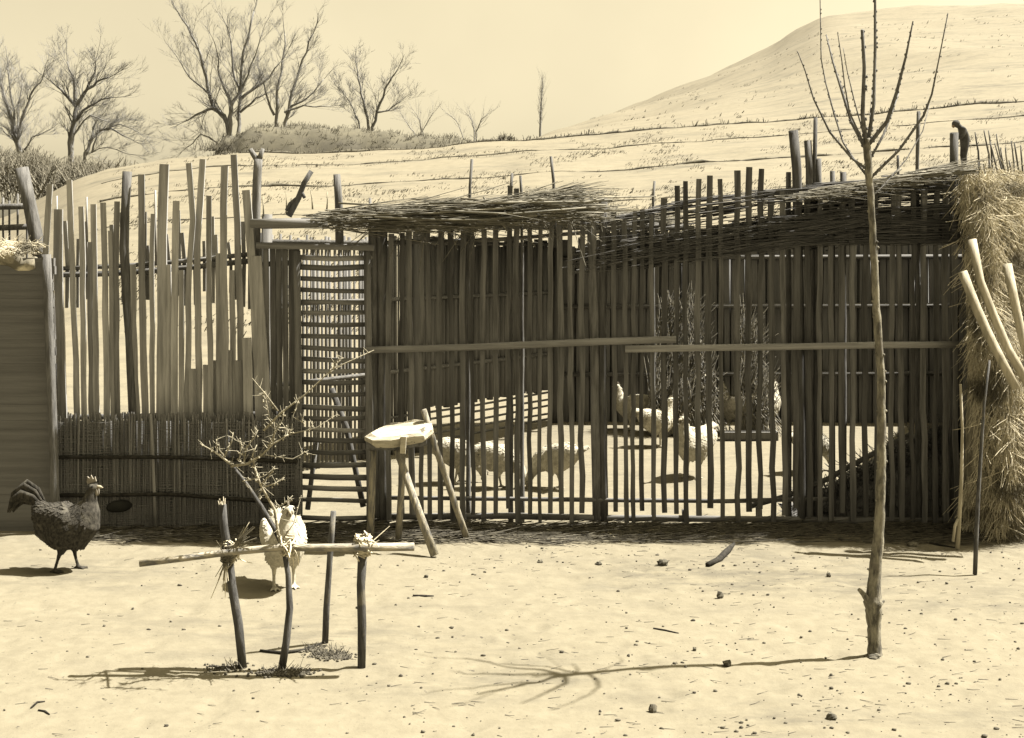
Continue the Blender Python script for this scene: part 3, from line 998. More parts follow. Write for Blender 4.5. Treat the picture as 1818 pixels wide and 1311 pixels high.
build('brush_cover', mb, M['mat'], shade_pile)
mb = MB()
# straw shocks leaning against the back fence
for (cx_, w_, zt, lab) in ((1.62, .34, 1.12, 'sunlit shock of rough straw leaning on the dark back fence, the wider one'), (2.3, .17, .98, 'sunlit narrow shock of straw leaning on the dark back fence')):
    mb = MB()
    for i in range(int(1500 * w_ / .4)):
        a = R.uniform(-1, 1)
        x0 = cx_ + a * w_
        z0 = R.uniform(.2, zt + .05)
        x0 = cx_ + a * w_ * (1 - .55 * (z0 / zt) ** 2)
        y0 = 11.75 - (1 - z0 / zt) * .55 - R.uniform(0, .1)
        mb.straw(Vector((x0, y0, z0)), Vector((R.uniform(-.1, .8), R.uniform(-.2, .1), R.choice((-1, 1)))), R.uniform(.12, .35), .006, bend=.2)
    core = []
    mb.tube([(cx_, 11.35, 0), (cx_, 11.55, zt * .5), (cx_, 11.85, zt)], [w_ * .95, w_ * .8, w_ * .12], sides=14, wob=.12, flat=.35)
    tag(build('straw_shock', mb, M['shock'], base=(cx_, 11.6, 0)), lab, 'straw', 'straw shocks inside the pen')

# feeding trough on the floor of the pen
tr = thing('feed_trough', G(1330, 782), 'narrow low feed trough on the sunny floor among the hens', 'trough')
g = G(1330, 782)
for dy in (-.05, .05):
    mb = MB()
    mb.box(g + Vector((0, dy, .05)), .52, .014, .07, Matrix.Rotation(dy * -4, 3, 'X'))
    build('side_board', mb, M['inner'], tr, smooth=False)
mb = MB()
mb.box(g + Vector((0, 0, .012)), .50, .085, .016)
build('bottom_board', mb, M['inner'], tr, smooth=False)
for dx in (-.253, .253):
    mb = MB()
    mb.box(g + Vector((dx, 0, .045)), .014, .13, .09)
    build('end_board', mb, M['inner'], tr, smooth=False)


# ------------------------------------------------------------------ poultry
def remeshed(name, mb, mat, voxel, smooth_it=4):
    me = bpy.data.meshes.new(name + '_raw')
    me.from_pydata([tuple(v) for v in mb.v], [], mb.f)
    o = bpy.data.objects.new(name + '_raw', me)
    COL.objects.link(o)
    rmod = o.modifiers.new('r', 'REMESH')
    rmod.mode = 'VOXEL'
    rmod.voxel_size = voxel
    s = o.modifiers.new('s', 'SMOOTH')
    s.factor = .5
    s.iterations = smooth_it
    dg = bpy.context.evaluated_depsgraph_get()
    me2 = bpy.data.meshes.new_from_object(o.evaluated_get(dg))
    bpy.data.objects.remove(o)
    me2.name = name
    me2.materials.clear()
    me2.materials.append(mat)
    me2.shade_smooth()
    return me2


def ring_tube(mb, rings, sides=16):
    """closed loft through (x, y, z, half width y, half height) sections; the section plane follows the path"""
    base = len(mb.v)
    n = len(rings)
    for i, (x, y, z, ry, rz) in enumerate(rings):
        a, b = rings[max(0, i - 1)], rings[min(n - 1, i + 1)]
        d = Vector((b[0] - a[0], 0, b[2] - a[2])).normalized()
        up = Vector((-d.z, 0, d.x))
        for k in range(sides):
            t = 2 * math.pi * k / sides
            mb.v.append(Vector((x, y, z)) + Vector((0, 1, 0)) * (math.cos(t) * ry) + up * (math.sin(t) * rz))
    for i in range(n - 1):
        for k in range(sides):
            k2 = (k + 1) % sides
            q = base + i * sides
            mb.f.append((q + k, q + k2, q + sides + k2, q + sides + k))
    mb.f.append(tuple(base + k for k in reversed(range(sides))))
    mb.f.append(tuple(base + (n - 1) * sides + k for k in range(sides)))


def feather(mb, pts, w, thick=.004):
    """a long curved blade"""
    n = len(pts)
    base = len(mb.v)
    for i, p in enumerate(pts):
        t = i / (n - 1)
        ww = w * (0.45 + 0.55 * math.sin(math.pi * min(1, .15 + t * .8))) * (1 if i < n - 1 else .25)
        d = (Vector(pts[min(i + 1, n - 1)]) - Vector(pts[max(i - 1, 0)])).normalized()
        side = Vector((0, 1, 0)).cross(d)
        if side.length < 1e-6:
            side = Vector((0, 0, 1))
        side.normalize()
        nn = d.cross(side)
        for a, b in ((-1, -1), (1, -1), (1, 1), (-1, 1)):
            mb.v.append(Vector(p) + side * (a * ww / 2) + nn * (b * thick / 2))
    for i in range(n - 1):
        q = base + i * 4
        for k in range(4):
            k2 = (k + 1) % 4
            mb.f.append((q + k, q + k2, q + 4 + k2, q + 4 + k))
    mb.f.append((base + 3, base + 2, base + 1, base))
    q = base + (n - 1) * 4
    mb.f.append((q, q + 1, q + 2, q + 3))


def chicken(name, label, cat, feather_mat, rooster=False, peck=False, stride=.0, turn_head=0.0, group=None):
    root = bpy.data.objects.new(name, None)
    root.empty_display_size = .1
    link(root)
    tag(root, label, cat, group)
    BASE[root.name] = Vector((0, 0, 0))
    body = MB()
    if peck:
        path = [(-.20, 0, .30, .02, .02), (-.17, 0, .29, .045, .05), (-.11, 0, .265, .075, .085), (-.03, 0, .24, .098, .108), (.05, 0, .225, .095, .105), (.11, 0, .20, .072, .08), (.16, 0, .15, .045, .048), (.19, 0, .095, .03, .032), (.205, 0, .06, .026, .027), (.215, 0, .035, .012, .012)]
    elif rooster:
        path = [(-.18, 0, .375, .02, .025), (-.155, 0, .345, .042, .055), (-.10, 0, .285, .085, .11), (-.03, 0, .25, .105, .135), (.05, 0, .255, .105, .14), (.105, 0, .30, .085, .105), (.128, 0, .36, .058, .07), (.14, 0, .40, .036, .04), (.148, 0, .445, .028, .03), (.158, 0, .475, .027, .028), (.182, 0, .478, .018, .017)]
    else:
        path = [(-.19, 0, .33, .02, .02), (-.165, 0, .315, .045, .05), (-.11, 0, .27, .078, .09), (-.03, 0, .235, .1, .112), (.05, 0, .235, .097, .112), (.10, 0, .275, .078, .09), (.118, 0, .33, .054, .058), (.122, 0, .375, .036, .038), (.126, 0, .41, .028, .029), (.136, 0, .432, .026, .026), (.159, 0, .432, .016, .015)]
    ring_tube(body, path)
    for s in (-1, 1):
        body.blob((-.035, s * (.082 if not rooster else .074), .27 if not rooster else .295), .125, .03, .07, seg=14, rings=9, wob=0, rot=Matrix.Rotation(.3, 3, 'Y'))
        fx = .02 + s * stride
        body.tube([(.0, s * .045, .235), (.01, s * .05, .165), (.005 + s * stride * .3, s * .05, .11)], [.062, .042, .018], sides=10)
        body.tube([(.005 + s * stride * .3, s * .05, .125), (.0 + s * stride * .6, s * .05, .07), (.0 + s * stride, s * .05, .012)], [.016, .0095, .0095], sides=8)
        for ang, ln in ((0, .06), (.5, .052), (-.5, .052), (math.pi, .03)):
            body.tube([(s * stride, s * .05, .012), (s * stride + math.cos(ang) * ln * .6, s * .05 + math.sin(ang) * ln * .6, .011), (s * stride + math.cos(ang) * ln, s * .05 + math.sin(ang) * ln, .007)], [.0095, .0075, .005], sides=6)
    me = remeshed('body', body, feather_mat, .0058)
    o = bpy.data.objects.new('body', me)
    link(o)
    o.parent = root
    BASE[o.name] = Vector((0, 0, 0))
    pl = MB()
    pr_ = random.Random(3 if rooster else 5)
    polys = [p for p in me.polygons if p.center.z > .14 and p.center.x < (.15 if not peck else .17)]
    for _ in range(2200):
        p = pr_.choice(polys)
        nrm_ = p.normal.copy()
        flow = Vector((-1, 0, -.45 - 1.2 * max(0, p.center.x - .04) / .1))
        flow = (flow - nrm_ * flow.dot(nrm_))
        if flow.length < .1:
            continue
        flow.normalize()
        side = nrm_.cross(flow)
        ln, wd_ = pr_.uniform(.018, .030), pr_.uniform(.005, .008)
        c0 = p.center + nrm_ * .0005
        lift = nrm_ * pr_.uniform(.0004, .0018)
        b_ = len(pl.v)
        pl.v += [c0 - side * wd_ * .6, c0 + side * wd_ * .6, c0 + flow * ln * .65 + side * wd_ + lift, c0 + flow * ln + lift * 1.2, c0 + flow * ln * .65 - side * wd_ + lift]
        pl.v += [q - nrm_ * .0012 for q in pl.v[b_:b_ + 5]]
        pl.f += [(b_, b_ + 1, b_ + 2, b_ + 3, b_ + 4), (b_ + 9, b_ + 8, b_ + 7, b_ + 6, b_ + 5)] + [(b_ + k, b_ + 5 + k, b_ + 5 + (k + 1) % 5, b_ + (k + 1) % 5) for k in range(5)]
    build('plumage', pl, feather_mat, root, smooth=False)
    # tail
    t = MB()
    bx, bz = path[0][0] + .05, path[0][2] - .02
    if rooster:
        for i in range(13):
            k = i / 12
            s = R.uniform(-.028, .028)
            hgt = .13 - .1 * k
            feather(t, [(bx, s * .5, bz - .02 * k), (bx - .055 - .02 * k, s, bz + hgt * .7), (bx - .12 - .02 * k, s * 1.3, bz + hgt), (bx - .18, s * 1.6, bz + hgt * .75 - .02), (bx - .205, s * 1.8, bz + hgt * .3 - .05)], R.uniform(.03, .042))
    else:
        for i in range(9):
            k = (i - 4) / 4
            feather(t, [(bx, k * .02, bz), (bx - .06, k * .03, bz + .035 - abs(k) * .01), (bx - .11, k * .042, bz + .06 - abs(k) * .02)], .042)
    build('tail', t, feather_mat, root)
    hx, hz = path[-2][0], path[-2][2]
    dirh = (Vector((path[-1][0] - path[-2][0], 0, path[-1][2] - path[-2][2]))).normalized()
    upv = Vector((-dirh.z, 0, dirh.x))
    hc = Vector((hx, 0, hz))

    def at(f, u_):
        return hc + dirh * f + upv * u_
    bk = MB()
    bk.tube([at(.02, -.002), at(.04, -.003), at(.056, -.01)], [.0115, .0085, .002], sides=8)
    build('beak', bk, M['horn'], root)
    cm = MB()
    size = 1.0 if rooster else .55
    prof = [(.022, .018), (.018, .045), (.006, .032), (-.004, .056), (-.014, .036), (-.026, .05), (-.034, .022), (-.03, .008)]
    base = len(cm.v)
    for yv in (-.004, .004):
        for (f_, u_) in prof:
            p = at(f_ * size * 1.0, .012 + u_ * size)
            cm.v.append(Vector((p.x, yv, p.z)))
    m_ = len(prof)
    cm.f.append(tuple(base + i for i in range(m_)))
    cm.f.append(tuple(base + m_ + i for i in reversed(range(m_))))
    for i in range(m_):
        j = (i + 1) % m_
        cm.f.append((base + i, base + m_ + i, base + m_ + j, base + j))
    build('comb', cm, M['comb'], root, smooth=False)
    wt = MB()
    for s in (-1, 1):
        c = at(.02, -.03 * (1 if rooster else .75))
        wt.blob((c.x, s * .009, c.z), .009, .005, .018 * size + .004, seg=8, rings=6, wob=.05)
    build('wattle', wt, M['comb'], root)
    for s in (-1, 1):
        ey = MB()
        c = at(.006, .006)
        ey.blob((c.x, s * (path[-2][3] * .93), c.z), .0055, .004, .0055, seg=8, rings=6, wob=0)
        build('eye', ey, M['eye'], root)
    return root


def place(o, u, v, rz, scale=1.0, label=None):
    g_ = G(u, v)
    o.location = (g_.x, g_.y, ground_z(g_.x, g_.y) - .004)
    o.rotation_euler = (0, 0, rz)
    o.scale = (scale, scale, scale)
    if label:
        o['label'] = label
    return o


rooster = chicken('rooster', 'dark rooster with a raised tail striding past the dark matting', 'rooster', M['dark_feather'], rooster=True, stride=.045)
place(rooster, 118, 1012, -.12, .99)
hen = chicken('hen', 'white hen standing in the open behind the tied pole tree guard', 'hen', M['white_feather'])
place(hen, 504, 1042, -math.pi / 2 + .35, 1.03)
pecker = chicken('hen', 'white hen pecking on the sunny floor, just inside the slats near the slab stand', 'hen', M['white_feather'], peck=True, stride=.03, group='hens inside the pen')
place(pecker, 812, 858, .2, 1.0)
GRP = 'hens inside the pen'
tag(hen, group='hens inside the pen')
del hen['group']
for (src, u, v, rz, sc, lab) in ((pecker, 985, 866, 2.8, 1.0, 'white hen pecking close behind the slats in the middle of the front fence'), (hen, 1232, 850, -2.3, 1.12, 'biggest looking white hen inside the pen, upright close behind the slats'),
                                 (hen, 1168, 792, .3, 1.0, 'white hen walking in the middle of the pen, nearer than the trough'), (hen, 1302, 770, 2.2, 1.05, 'white hen standing at the straw end of the feed trough'),
                                 (hen, 1362, 766, .8, 1.05, 'white hen standing behind the middle of the feed trough'), (pecker, 1442, 838, .5, 1.0, 'white hen pecking near the shadow of the side wall'), (pecker, 884, 868, .1, 1.0, 'white hen pecking behind the slats between two other pecking hens'),
                                 (hen, 1120, 764, 2.9, 1.0, 'white hen farthest back, standing by the corner of the dark back fence')):
    c = copy_tree(src)
    c['group'] = GRP
    place(c, u, v, rz, sc, lab)

# ------------------------------------------------------------------ slab on legs in front of the gate post
st = thing('slab_stand', G(730, 962), 'pale split slab resting on thin round legs in front of the gate post', 'stand')
Yt = 7.06
prof = [(652, 777), (672, 764), (696, 752), (712, 750), (730, 746), (752, 750), (764, 758), (763, 770), (740, 778), (716, 780), (690, 784), (668, 779)]
top_pts = []
mb = MB()
# the slab: an irregular thick board; its outline lies level at z, seen a little from above
zt = EYE - (765 - HORIZ) / F * Yt
outline = [(-.215, -.02), (-.16, -.10), (-.05, -.115), (.06, -.09), (.15, -.10), (.2, -.02), (.19, .09), (.1, .13), (.02, .10), (-.06, .125), (-.13, .07)]
cx_, cy_ = P(710, 765, Yt).x, Yt
tilt = Matrix.Rotation(-.10, 3, 'Y') @ Matrix.Rotation(.30, 3, 'X')
for dz, k in ((-.055, .88), (-.03, 1.0), (.0, .98), (.012, .8)):
    for (x, y) in outline:
        q = tilt @ Vector((x * k, y * k, dz + R.uniform(-.006, .006)))
        mb.v.append(Vector((cx_, cy_, zt)) + q)
m_ = len(outline)
for l in range(3):
    for i in range(m_):
        j = (i + 1) % m_
        mb.f.append((l * m_ + i, l * m_ + j, (l + 1) * m_ + j, (l + 1) * m_ + i))
mb.f.append(tuple(reversed(range(m_))))
mb.f.append(tuple(3 * m_ + i for i in range(m_)))
build('slab', mb, M['slab'], st, smooth=False)
mb = MB()
mb.box(P(716, 790, Yt - .1), .032, .035, .10, Matrix.Rotation(.05, 3, 'Y'))
build('peg', mb, M['slab'], st, smooth=False)
mb = MB()
mb.tube([P(652, 789, Yt + .02), P(700, 787, Yt + .02), P(757, 782, Yt + .02)], [.036, .04, .034], sides=9, wob=.08)
build('cross_beam', mb, M['post'], st)
for pp, r in (([(705, 800, Yt - .03), (735, 885, Yt - .1), (772, 986, 6.86)], 6.5), ([(752, 728, Yt + .05), (775, 800, 7.14), (829, 956, 7.24)], 5.5), ([(716, 785, Yt + .1), (712, 880, 7.15), (707, 962, 7.2)], 5.5), ([(663, 795, Yt + .05), (661, 870, 7.1), (657, 964, 7.16)], 6)):
    build('leg', pole(pp, Yt, r, sides=9, wob=.05, r_end=r * 1.15), M['leg'], st)

# ------------------------------------------------------------------ tree guard of tied poles
tg = thing('tree_guard', G(535, 1175), 'knee high guard of thin bark posts with one tied crossbar around a thorny sapling', 'tree guard')
build('post', pole([(431, 1187, 4.99), (424, 1110, 5.0), (412, 1040, 5.02), (407, 985, 5.03), (398, 935, 5.04), (395, 896, 5.04)], 5.02, 8, r_end=7, sides=9, wob=.07), M['guard'], tg)
build('post', pole([(642, 1187, 4.99), (643, 1110, 5.0), (641, 1040, 5.0), (645, 968, 5.0)], 5.0, 7.5, r_end=8.5, sides=9, wob=.07), M['guard'], tg)
build('post', pole([(577, 1148, 5.28), (580, 1080, 5.27), (584, 1010, 5.26), (588, 960, 5.25), (592, 908, 5.25)], 5.27, 6, r_end=5, sides=8, wob=.07), M['guard'], tg)
build('crossbar', pole([(248, 1001, 4.93), (330, 991, 4.95), (405, 981, 4.97), (500, 972, 4.96), (560, 973, 4.95), (640, 972, 4.94), (735, 971, 4.93)], 4.95, 5.8, r_end=7.5, sides=10, wob=.07), M['peeled'], tg)
# splintered top of the corner post
mb = MB()
for i in range(9):
    mb.straw(P(394 + R.uniform(-4, 4), 906, 5.04 + R.uniform(-.012, .012)), Vector((R.uniform(-.3, .35), R.uniform(-.2, .2), 1)), R.uniform(.03, .055), .005, bend=.1)
build('splintered_top', mb, M['pale_wood'], tg)


def straw_tie(u, v, Y, n=80):
    mb = MB()
    c = P(u, v, Y)
    for i in range(n):          # turns around post and bar
        a = R.uniform(-.03, .035)
        rr_ = R.uniform(.027, .04)
        ph = R.uniform(0, 6.28)
        pts = [c + Vector((math.cos(ph + t * 1.05) * rr_, math.sin(ph + t * 1.05) * rr_, a + .012 * t * R.uniform(-1, 1))) for t in range(4)]
        mb.tube(pts, .0035, sides=3, cap=False)
    for i in range(9):         # loose ends
        d = Vector((R.uniform(-.4, 1), R.uniform(-.8, .3), R.uniform(-.9, .9)))
        mb.straw(c + Vector((R.uniform(-.02, .03), -.03, R.uniform(-.02, .03))), d, R.uniform(.03, .08), .0035, bend=.5, segs=3)
    return mb


o = build('straw_tie', straw_tie(408, 982, 5.0), M['straw'], tg)
build('straw_tie', straw_tie(644, 970, 4.97), M['straw'], tg)
build('straw_tie', straw_tie(512, 972, 4.97, 18), M['straw'], tg)
mb = MB()
for i in range(16):
    mb.straw(P(412, 975, 4.98), Vector((R.uniform(.3, .9), R.uniform(-.2, .2), R.uniform(.4, 1.0))), R.uniform(.08, .13), .0042, bend=.12)
    mb.straw(P(403, 985, 4.98), Vector((R.uniform(-.35, 0), -.1, -1)), R.uniform(.06, .16), .003, bend=.2)
build('straw_tuft', mb, M['straw'], tg)

# ------------------------------------------------------------------ thorny sapling inside the guard
sp = thing('thorny_sapling', G(504, 1189), 'thorny leafless sapling with pale forked twigs growing inside the pole guard', 'sapling')
Ys = 4.975
tm = MB()


def add(mb_to, pp, r, r_end=None, Y=Ys, sides=6, jit=.5, wob=.12):
    t_ = pole(pp, Y, r, sides=sides, r_end=r_end, jit=jit, wob=wob)
    o_ = len(mb_to.v)
    mb_to.v += t_.v
    mb_to.f += [tuple(i + o_ for i in f_) for f_ in t_.f]


add(tm, [(500, 1190, 4.97), (508, 1140, 4.975), (514, 1080, 4.98), (511, 1020, 4.99), (503, 975, 5.0), (486, 938, 5.01), (464, 900, 5.02), (436, 858, 5.03), (411, 826, 5.04)], 6.6, 2.8, sides=8)
build('trunk', tm, M['guard'], sp)
tw = MB()
TW = [([(505, 985, 4.98), (495, 950, 4.96), (486, 905, 4.95), (463, 862, 4.94), (452, 830, 4.93)], 4.6, 2.4), ([(411, 826, 5.04), (398, 814), (380, 801), (355, 788)], 3, 1.1), ([(411, 828, 5.03), (440, 823), (463, 808), (486, 788), (512, 772)], 3.2, 1.5),
      ([(433, 822), (437, 796), (449, 778), (458, 764)], 2.2, 1), ([(468, 765), (500, 733), (544, 700), (592, 655), (664, 622)], 2.6, .9), ([(478, 792), (490, 768), (500, 745), (504, 730)], 2.2, 1), ([(494, 730), (470, 700), (448, 672)], 1.6, .8),
      ([(484, 790), (487, 765), (486, 748)], 2.2, 1.2), ([(400, 812), (384, 795), (384, 780)], 1.8, .9), ([(398, 812), (410, 785), (414, 768)], 1.6, .8), ([(424, 818), (430, 790), (426, 778)], 1.6, .8),
      ([(486, 905), (505, 893), (520, 880)], 2.0, .9), ([(470, 865), (490, 858), (505, 848)], 2.0, .9), ([(430, 855), (455, 850), (470, 845)], 1.5, .8), ([(456, 892), (464, 872), (470, 860)], 1.3, .7), ([(512, 772), (518, 764), (508, 760), (503, 768)], 1.4, .8),
      ([(452, 830), (448, 808), (456, 790)], 1.8, .8), ([(463, 862), (480, 840), (488, 828)], 1.7, .8), ([(592, 655), (600, 640), (610, 636)], 1.2, .7), ([(480, 750), (474, 715), (468, 700)], 1.3, .7), ([(530, 712), (522, 740), (540, 752)], 1.3, .7), ([(512, 772), (560, 760), (600, 735)], 1.3, .6), ([(470, 808), (520, 815), (548, 800)], 1.2, .6), ([(500, 960), (520, 930), (535, 880)], 1.2, .6)]
for pp, r, re_ in TW:
    oy = R.uniform(-.12, .12)
    pts = [(q[0], q[1], q[2] if len(q) > 2 else Ys + oy) for q in pp]
    add(tw, pts, r * .78, re_ * .8, jit=1.0, sides=5)
    for i in range(len(pts) - 1):
        for _ in range(4):
            t_ = R.random()
            a, b = pts[i], pts[i + 1]
            p = P(a[0] + (b[0] - a[0]) * t_, a[1] + (b[1] - a[1]) * t_, a[2] + (b[2] - a[2]) * t_)
            tw.straw(p, Vector((R.uniform(-1, 1), R.uniform(-1, 1), R.uniform(-.3, 1))), R.uniform(.012, .05), .0017, bend=.2)
            if R.random() < .55:
                tw.blob(p + Vector((R.uniform(-.01, .01), R.uniform(-.01, .01), R.uniform(-.01, .01))), .0038, .0038, .0045, seg=5, rings=4)
build('crown', tw, M['twig'], sp)

# ------------------------------------------------------------------ the young tree at the right
yt = thing('young_tree', G(1552, 1163), 'slender young tree with a knotted foot and bare upswept branches in front of the pen', 'tree')
Yy = 5.16
tm = MB()
TRK = [(1553, 1172, 14.5), (1553, 1150, 13), (1552, 1120, 12), (1551, 1090, 15), (1550, 1070, 17.5), (1551, 1050, 13), (1555, 1000, 11.5), (1560, 950, 10.2), (1563, 900, 9.3), (1564, 850, 8.8), (1565, 790, 8.4), (1565, 730, 8), (1564, 660, 7.6), (1560, 600, 7.3), (1556, 550, 7.4), (1553, 490, 6.8), (1551, 440, 6.8), (1549, 400, 6.4), (1546, 350, 6.4), (1542, 300, 7), (1539, 262, 7.5), (1538, 246, 6.5)]
pts, rr = [], []
for a, b in zip(TRK, TRK[1:]):
    for s in range(4):
        t_ = s / 4
        pts.append(P(a[0] + (b[0] - a[0]) * t_ + R.uniform(-.6, .6), a[1] + (b[1] - a[1]) * t_, Yy + R.uniform(-.002, .002)))
        rr.append(.92 * (a[2] + (b[2] - a[2]) * t_) * Yy / F * (1 + R.uniform(-.05, .07)))
pts.append(P(*TRK[-1][:2], Yy))
rr.append(TRK[-1][2] * Yy / F)
tm.tube(pts, rr, sides=12, wob=.05)
add(tm, [(1550, 1085, Yy), (1541, 1068, Yy - .01), (1533, 1056, Yy - .02), (1525, 1047, Yy - .03)], 8, 3.5, Y=Yy, sides=8)
add(tm, [(1556, 1082, Yy), (1564, 1072, Yy), (1571, 1066, Yy)], 6, 1.8, Y=Yy, sides=7)
for i in range(34):
    v = R.uniform(340, 1040)
    i_ = min(range(len(pts)), key=lambda j: abs(pts[j].z - P(0, v, Yy).z))
    s = R.choice((-1, 1))
    tm.blob(pts[i_] + Vector((s * rr[i_] * .95, R.uniform(-.6, .2) * rr[i_], 0)), .006, .006, .007, seg=6, rings=4)
build('trunk', tm, M['bark'], yt)
BR = [([(1537, 250), (1533, 205), (1536, 120), (1531, 53)], 5.2, 3.2, -.1), ([(1541, 252), (1551, 186), (1555, 90), (1553, -10), (1556, -90)], 4.6, 2.0, .08), ([(1543, 256), (1574, 216), (1592, 165), (1608, 100), (1621, 38)], 5.2, 1.4, -.16), ([(1536, 262), (1512, 216), (1492, 152), (1478, 110), (1467, 62)], 4.6, 1.4, .18),
      ([(1544, 284), (1568, 242), (1583, 203), (1596, 165)], 3, 1.2, .1), ([(1546, 316), (1595, 268), (1640, 206), (1653, 168), (1668, 108), (1683, 24)], 3.6, 1.0, -.2), ([(1538, 300), (1511, 281), (1474, 235), (1445, 176), (1430, 125), (1416, 92)], 3, .9, -.12), ([(1537, 310), (1514, 281), (1498, 253), (1482, 203), (1465, 148), (1458, 105), (1457, 0), (1456, -60)], 2.5, .8, .22),
      ([(1535, 258), (1510, 200), (1499, 155), (1493, 110), (1487, 58)], 2.2, .8, -.2), ([(1536, 250), (1515, 178), (1504, 124), (1497, 85)], 1.6, .7, .05), ([(1546, 352), (1570, 330), (1608, 284), (1637, 233), (1650, 186)], 1.7, .8, .15), ([(1544, 262), (1545, 200), (1552, 130)], 1.2, .6, .2)]
cm = MB()
for pp, r, re_, oy in BR:
    pts2 = []
    n_ = len(pp)
    for i, q in enumerate(pp):
        pts2.append((q[0], q[1], Yy + oy * i / (n_ - 1) * 1.6))
    r, re_ = r * .82, re_ * .85
    add(cm, pts2, r, re_, Y=Yy, sides=7, jit=.7, wob=.1)
    for i in range(n_ - 1):
        a, b = pts2[i], pts2[i + 1]
        m = max(2, int(math.hypot(a[0] - b[0], a[1] - b[1]) / 11))
        for s in range(m):
            t_ = (s + R.random()) / m
            rad = (r + (re_ - r) * (i + t_) / (n_ - 1)) * Yy / F
            p = P(a[0] + (b[0] - a[0]) * t_, a[1] + (b[1] - a[1]) * t_, a[2] + (b[2] - a[2]) * t_)
            cm.blob(p + Vector((R.choice((-1, 1)) * rad, 0, 0)), rad * .45 + .0012, rad * .45 + .0012, rad * .5 + .003, seg=6, rings=4)
build('crown', cm, M['branch'], yt)

# ------------------------------------------------------------------ far left: plank wall, cap, rail fence, leaning post
pw = thing('plank_wall', P(20, 942, 7.45), 'grey wall of level planks beside the tall stakes, straw along its top', 'wall')
mb = MB()
x0, x1 = -6.2, P(92, 700, 7.45).x
nz_ = 34
for i in range(nz_):
    h = (1.72 + .03) / nz_
    z = -.03 + h * (i + .5)
    mb.box(((x0 + x1) / 2, 7.49 + R.uniform(-.003, .003), z), x1 - x0 + R.uniform(-.02, .02), .03, h * .995)
build('plank_panel', mb, M['plank'], pw, smooth=False)
build('post', pole([(82, 452), (90, 650), (100, 945)], 7.42, 8, sides=9, wob=.07), M['post'], pw)
mb = MB()
xe = P(60, 460, 7.45).x
n_ = 70
mb.tube([(x0 + (xe - x0) * i / n_, 7.50, 1.735 + .025 * noise.noise(Vector((i * .35, 0, 0))) - (.06 if i > n_ - 3 else 0)) for i in range(n_ + 1)], [(.065 + .03 * noise.noise(Vector((i * .5, 3, 0)))) * (1 if i < n_ - 2 else .7) for i in range(n_ + 1)], sides=14, wob=.06)
for i in range(2200):
    x = x0 + (xe - x0) * R.random() ** .6
    a_ = R.uniform(.1, 3.0)
    mb.straw(Vector((x, 7.50 - math.cos(a_) * .085, 1.735 + math.sin(a_) * .085)), Vector((R.uniform(-1, 1), -math.cos(a_) * .5, R.uniform(-.5, .3))), R.uniform(.03, .09), .0028, bend=.2)
build('straw_cap', mb, M['straw'], pw)
lp = MB()
lp = pole([(78, 490), (66, 430), (52, 360), (38, 299)], 8.0, 12.5, sides=10, r_end=12, wob=.05)
t_ = pole([(78, 490), (90, 560), (120, 860)], 8.0, 12.5, sides=10)
o_ = len(lp.v)
lp.v += t_.v
lp.f += [tuple(i + o_ for i in f_) for f_ in t_.f]
tag(build('leaning_post', lp, M['post'], base=P(120, 860, 8.0)), 'stout grey post leaning away from the stakes above the plank wall', 'post')
rfn = thing('rail_fence', P(0, 800, 9.2), 'low rail fence of two dark rails over thin pales, behind the plank wall', 'fence')
for pp, r in (([(-160, 372), (60, 366)], 5.5), ([(-160, 412), (66, 402)], 5.5), ([(-160, 446), (76, 436)], 4)):
    build('rail', pole(pp, 9.2, r, jit=.8), M['post'], rfn)
for i in range(15):
    u = -150 + i * 14 + R.uniform(-2, 2)
    build('pale', pole([(u, 350 + R.uniform(-6, 10)), (u + 1, 760)], 9.24, 2.0, sides=5), M['inner'], rfn)

# ------------------------------------------------------------------ thatch stack at the right
th = thing('thatch_stack', (3.9, 7.7, 0), 'tall stack of rough pale straw piled against the pen, its foot dark', 'straw stack')
mb = MB()


def stack_front(x, z):
    """front surface of the stack, bulging like heaped straw"""
    t_ = max(0, min(1, z / 2.25))
    y = 7.0 + .42 * t_ ** 1.2 + .16 * noise.noise(Vector((x * 2.4, z * 2.0, 3))) + .07 * noise.noise(Vector((x * 6, z * 5, 3))) + .03 * noise.noise(Vector((x * 15, z * 13, 3)))
    if z < .42:
        y += (.42 - z) * .7        # undercut foot
    ridge = 2.96 + .10 * noise.noise(Vector((z * 1.7, 4, 4)))
    y += max(0.0, ridge - x) * 1.5 + max(0.0, x - ridge) * .85
    lim = 7.5 + max(0.0, x - 3.03) * 1.95
    return min(y, lim - .02 * (2.3 - z))


xs = [2.86 + i * .05 for i in range(62)]
zs = [-.03 + i * .0572 for i in range(41)]
for z in zs:
    for x in xs:
        mb.v.append(Vector((x, stack_front(x, z) + .05, z)))
n_ = len(xs)
for j in range(len(zs) - 1):
    for i in range(n_ - 1):
        a = j * n_ + i
        mb.f.append((a, a + 1, a + n_ + 1, a + n_))
o_ = len(mb.v)
for (x, y, z) in ((xs[0] + .1, 7.54, 2.257), (xs[-1], 13.1, 2.257), (xs[0] + .1, 7.54, -.03), (xs[-1], 13.1, -.03)):
    mb.v.append(Vector((x, y, z)))
tl, trr = (len(zs) - 1) * n_, len(zs) * n_ - 1
mb.f.append(tuple([(len(zs) - 1) * n_ + i for i in range(n_)] + [o_ + 1, o_]))
mb.f.append(tuple([o_ + 2] + [j * n_ for j in range(len(zs))] + [o_]))
mb.f.append(tuple([o_ + 1] + [j * n_ + n_ - 1 for j in reversed(range(len(zs)))] + [o_ + 3]))
mb.f.append((o_ + 3, o_ + 2, o_, o_ + 1))
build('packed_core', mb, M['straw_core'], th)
mb = MB()
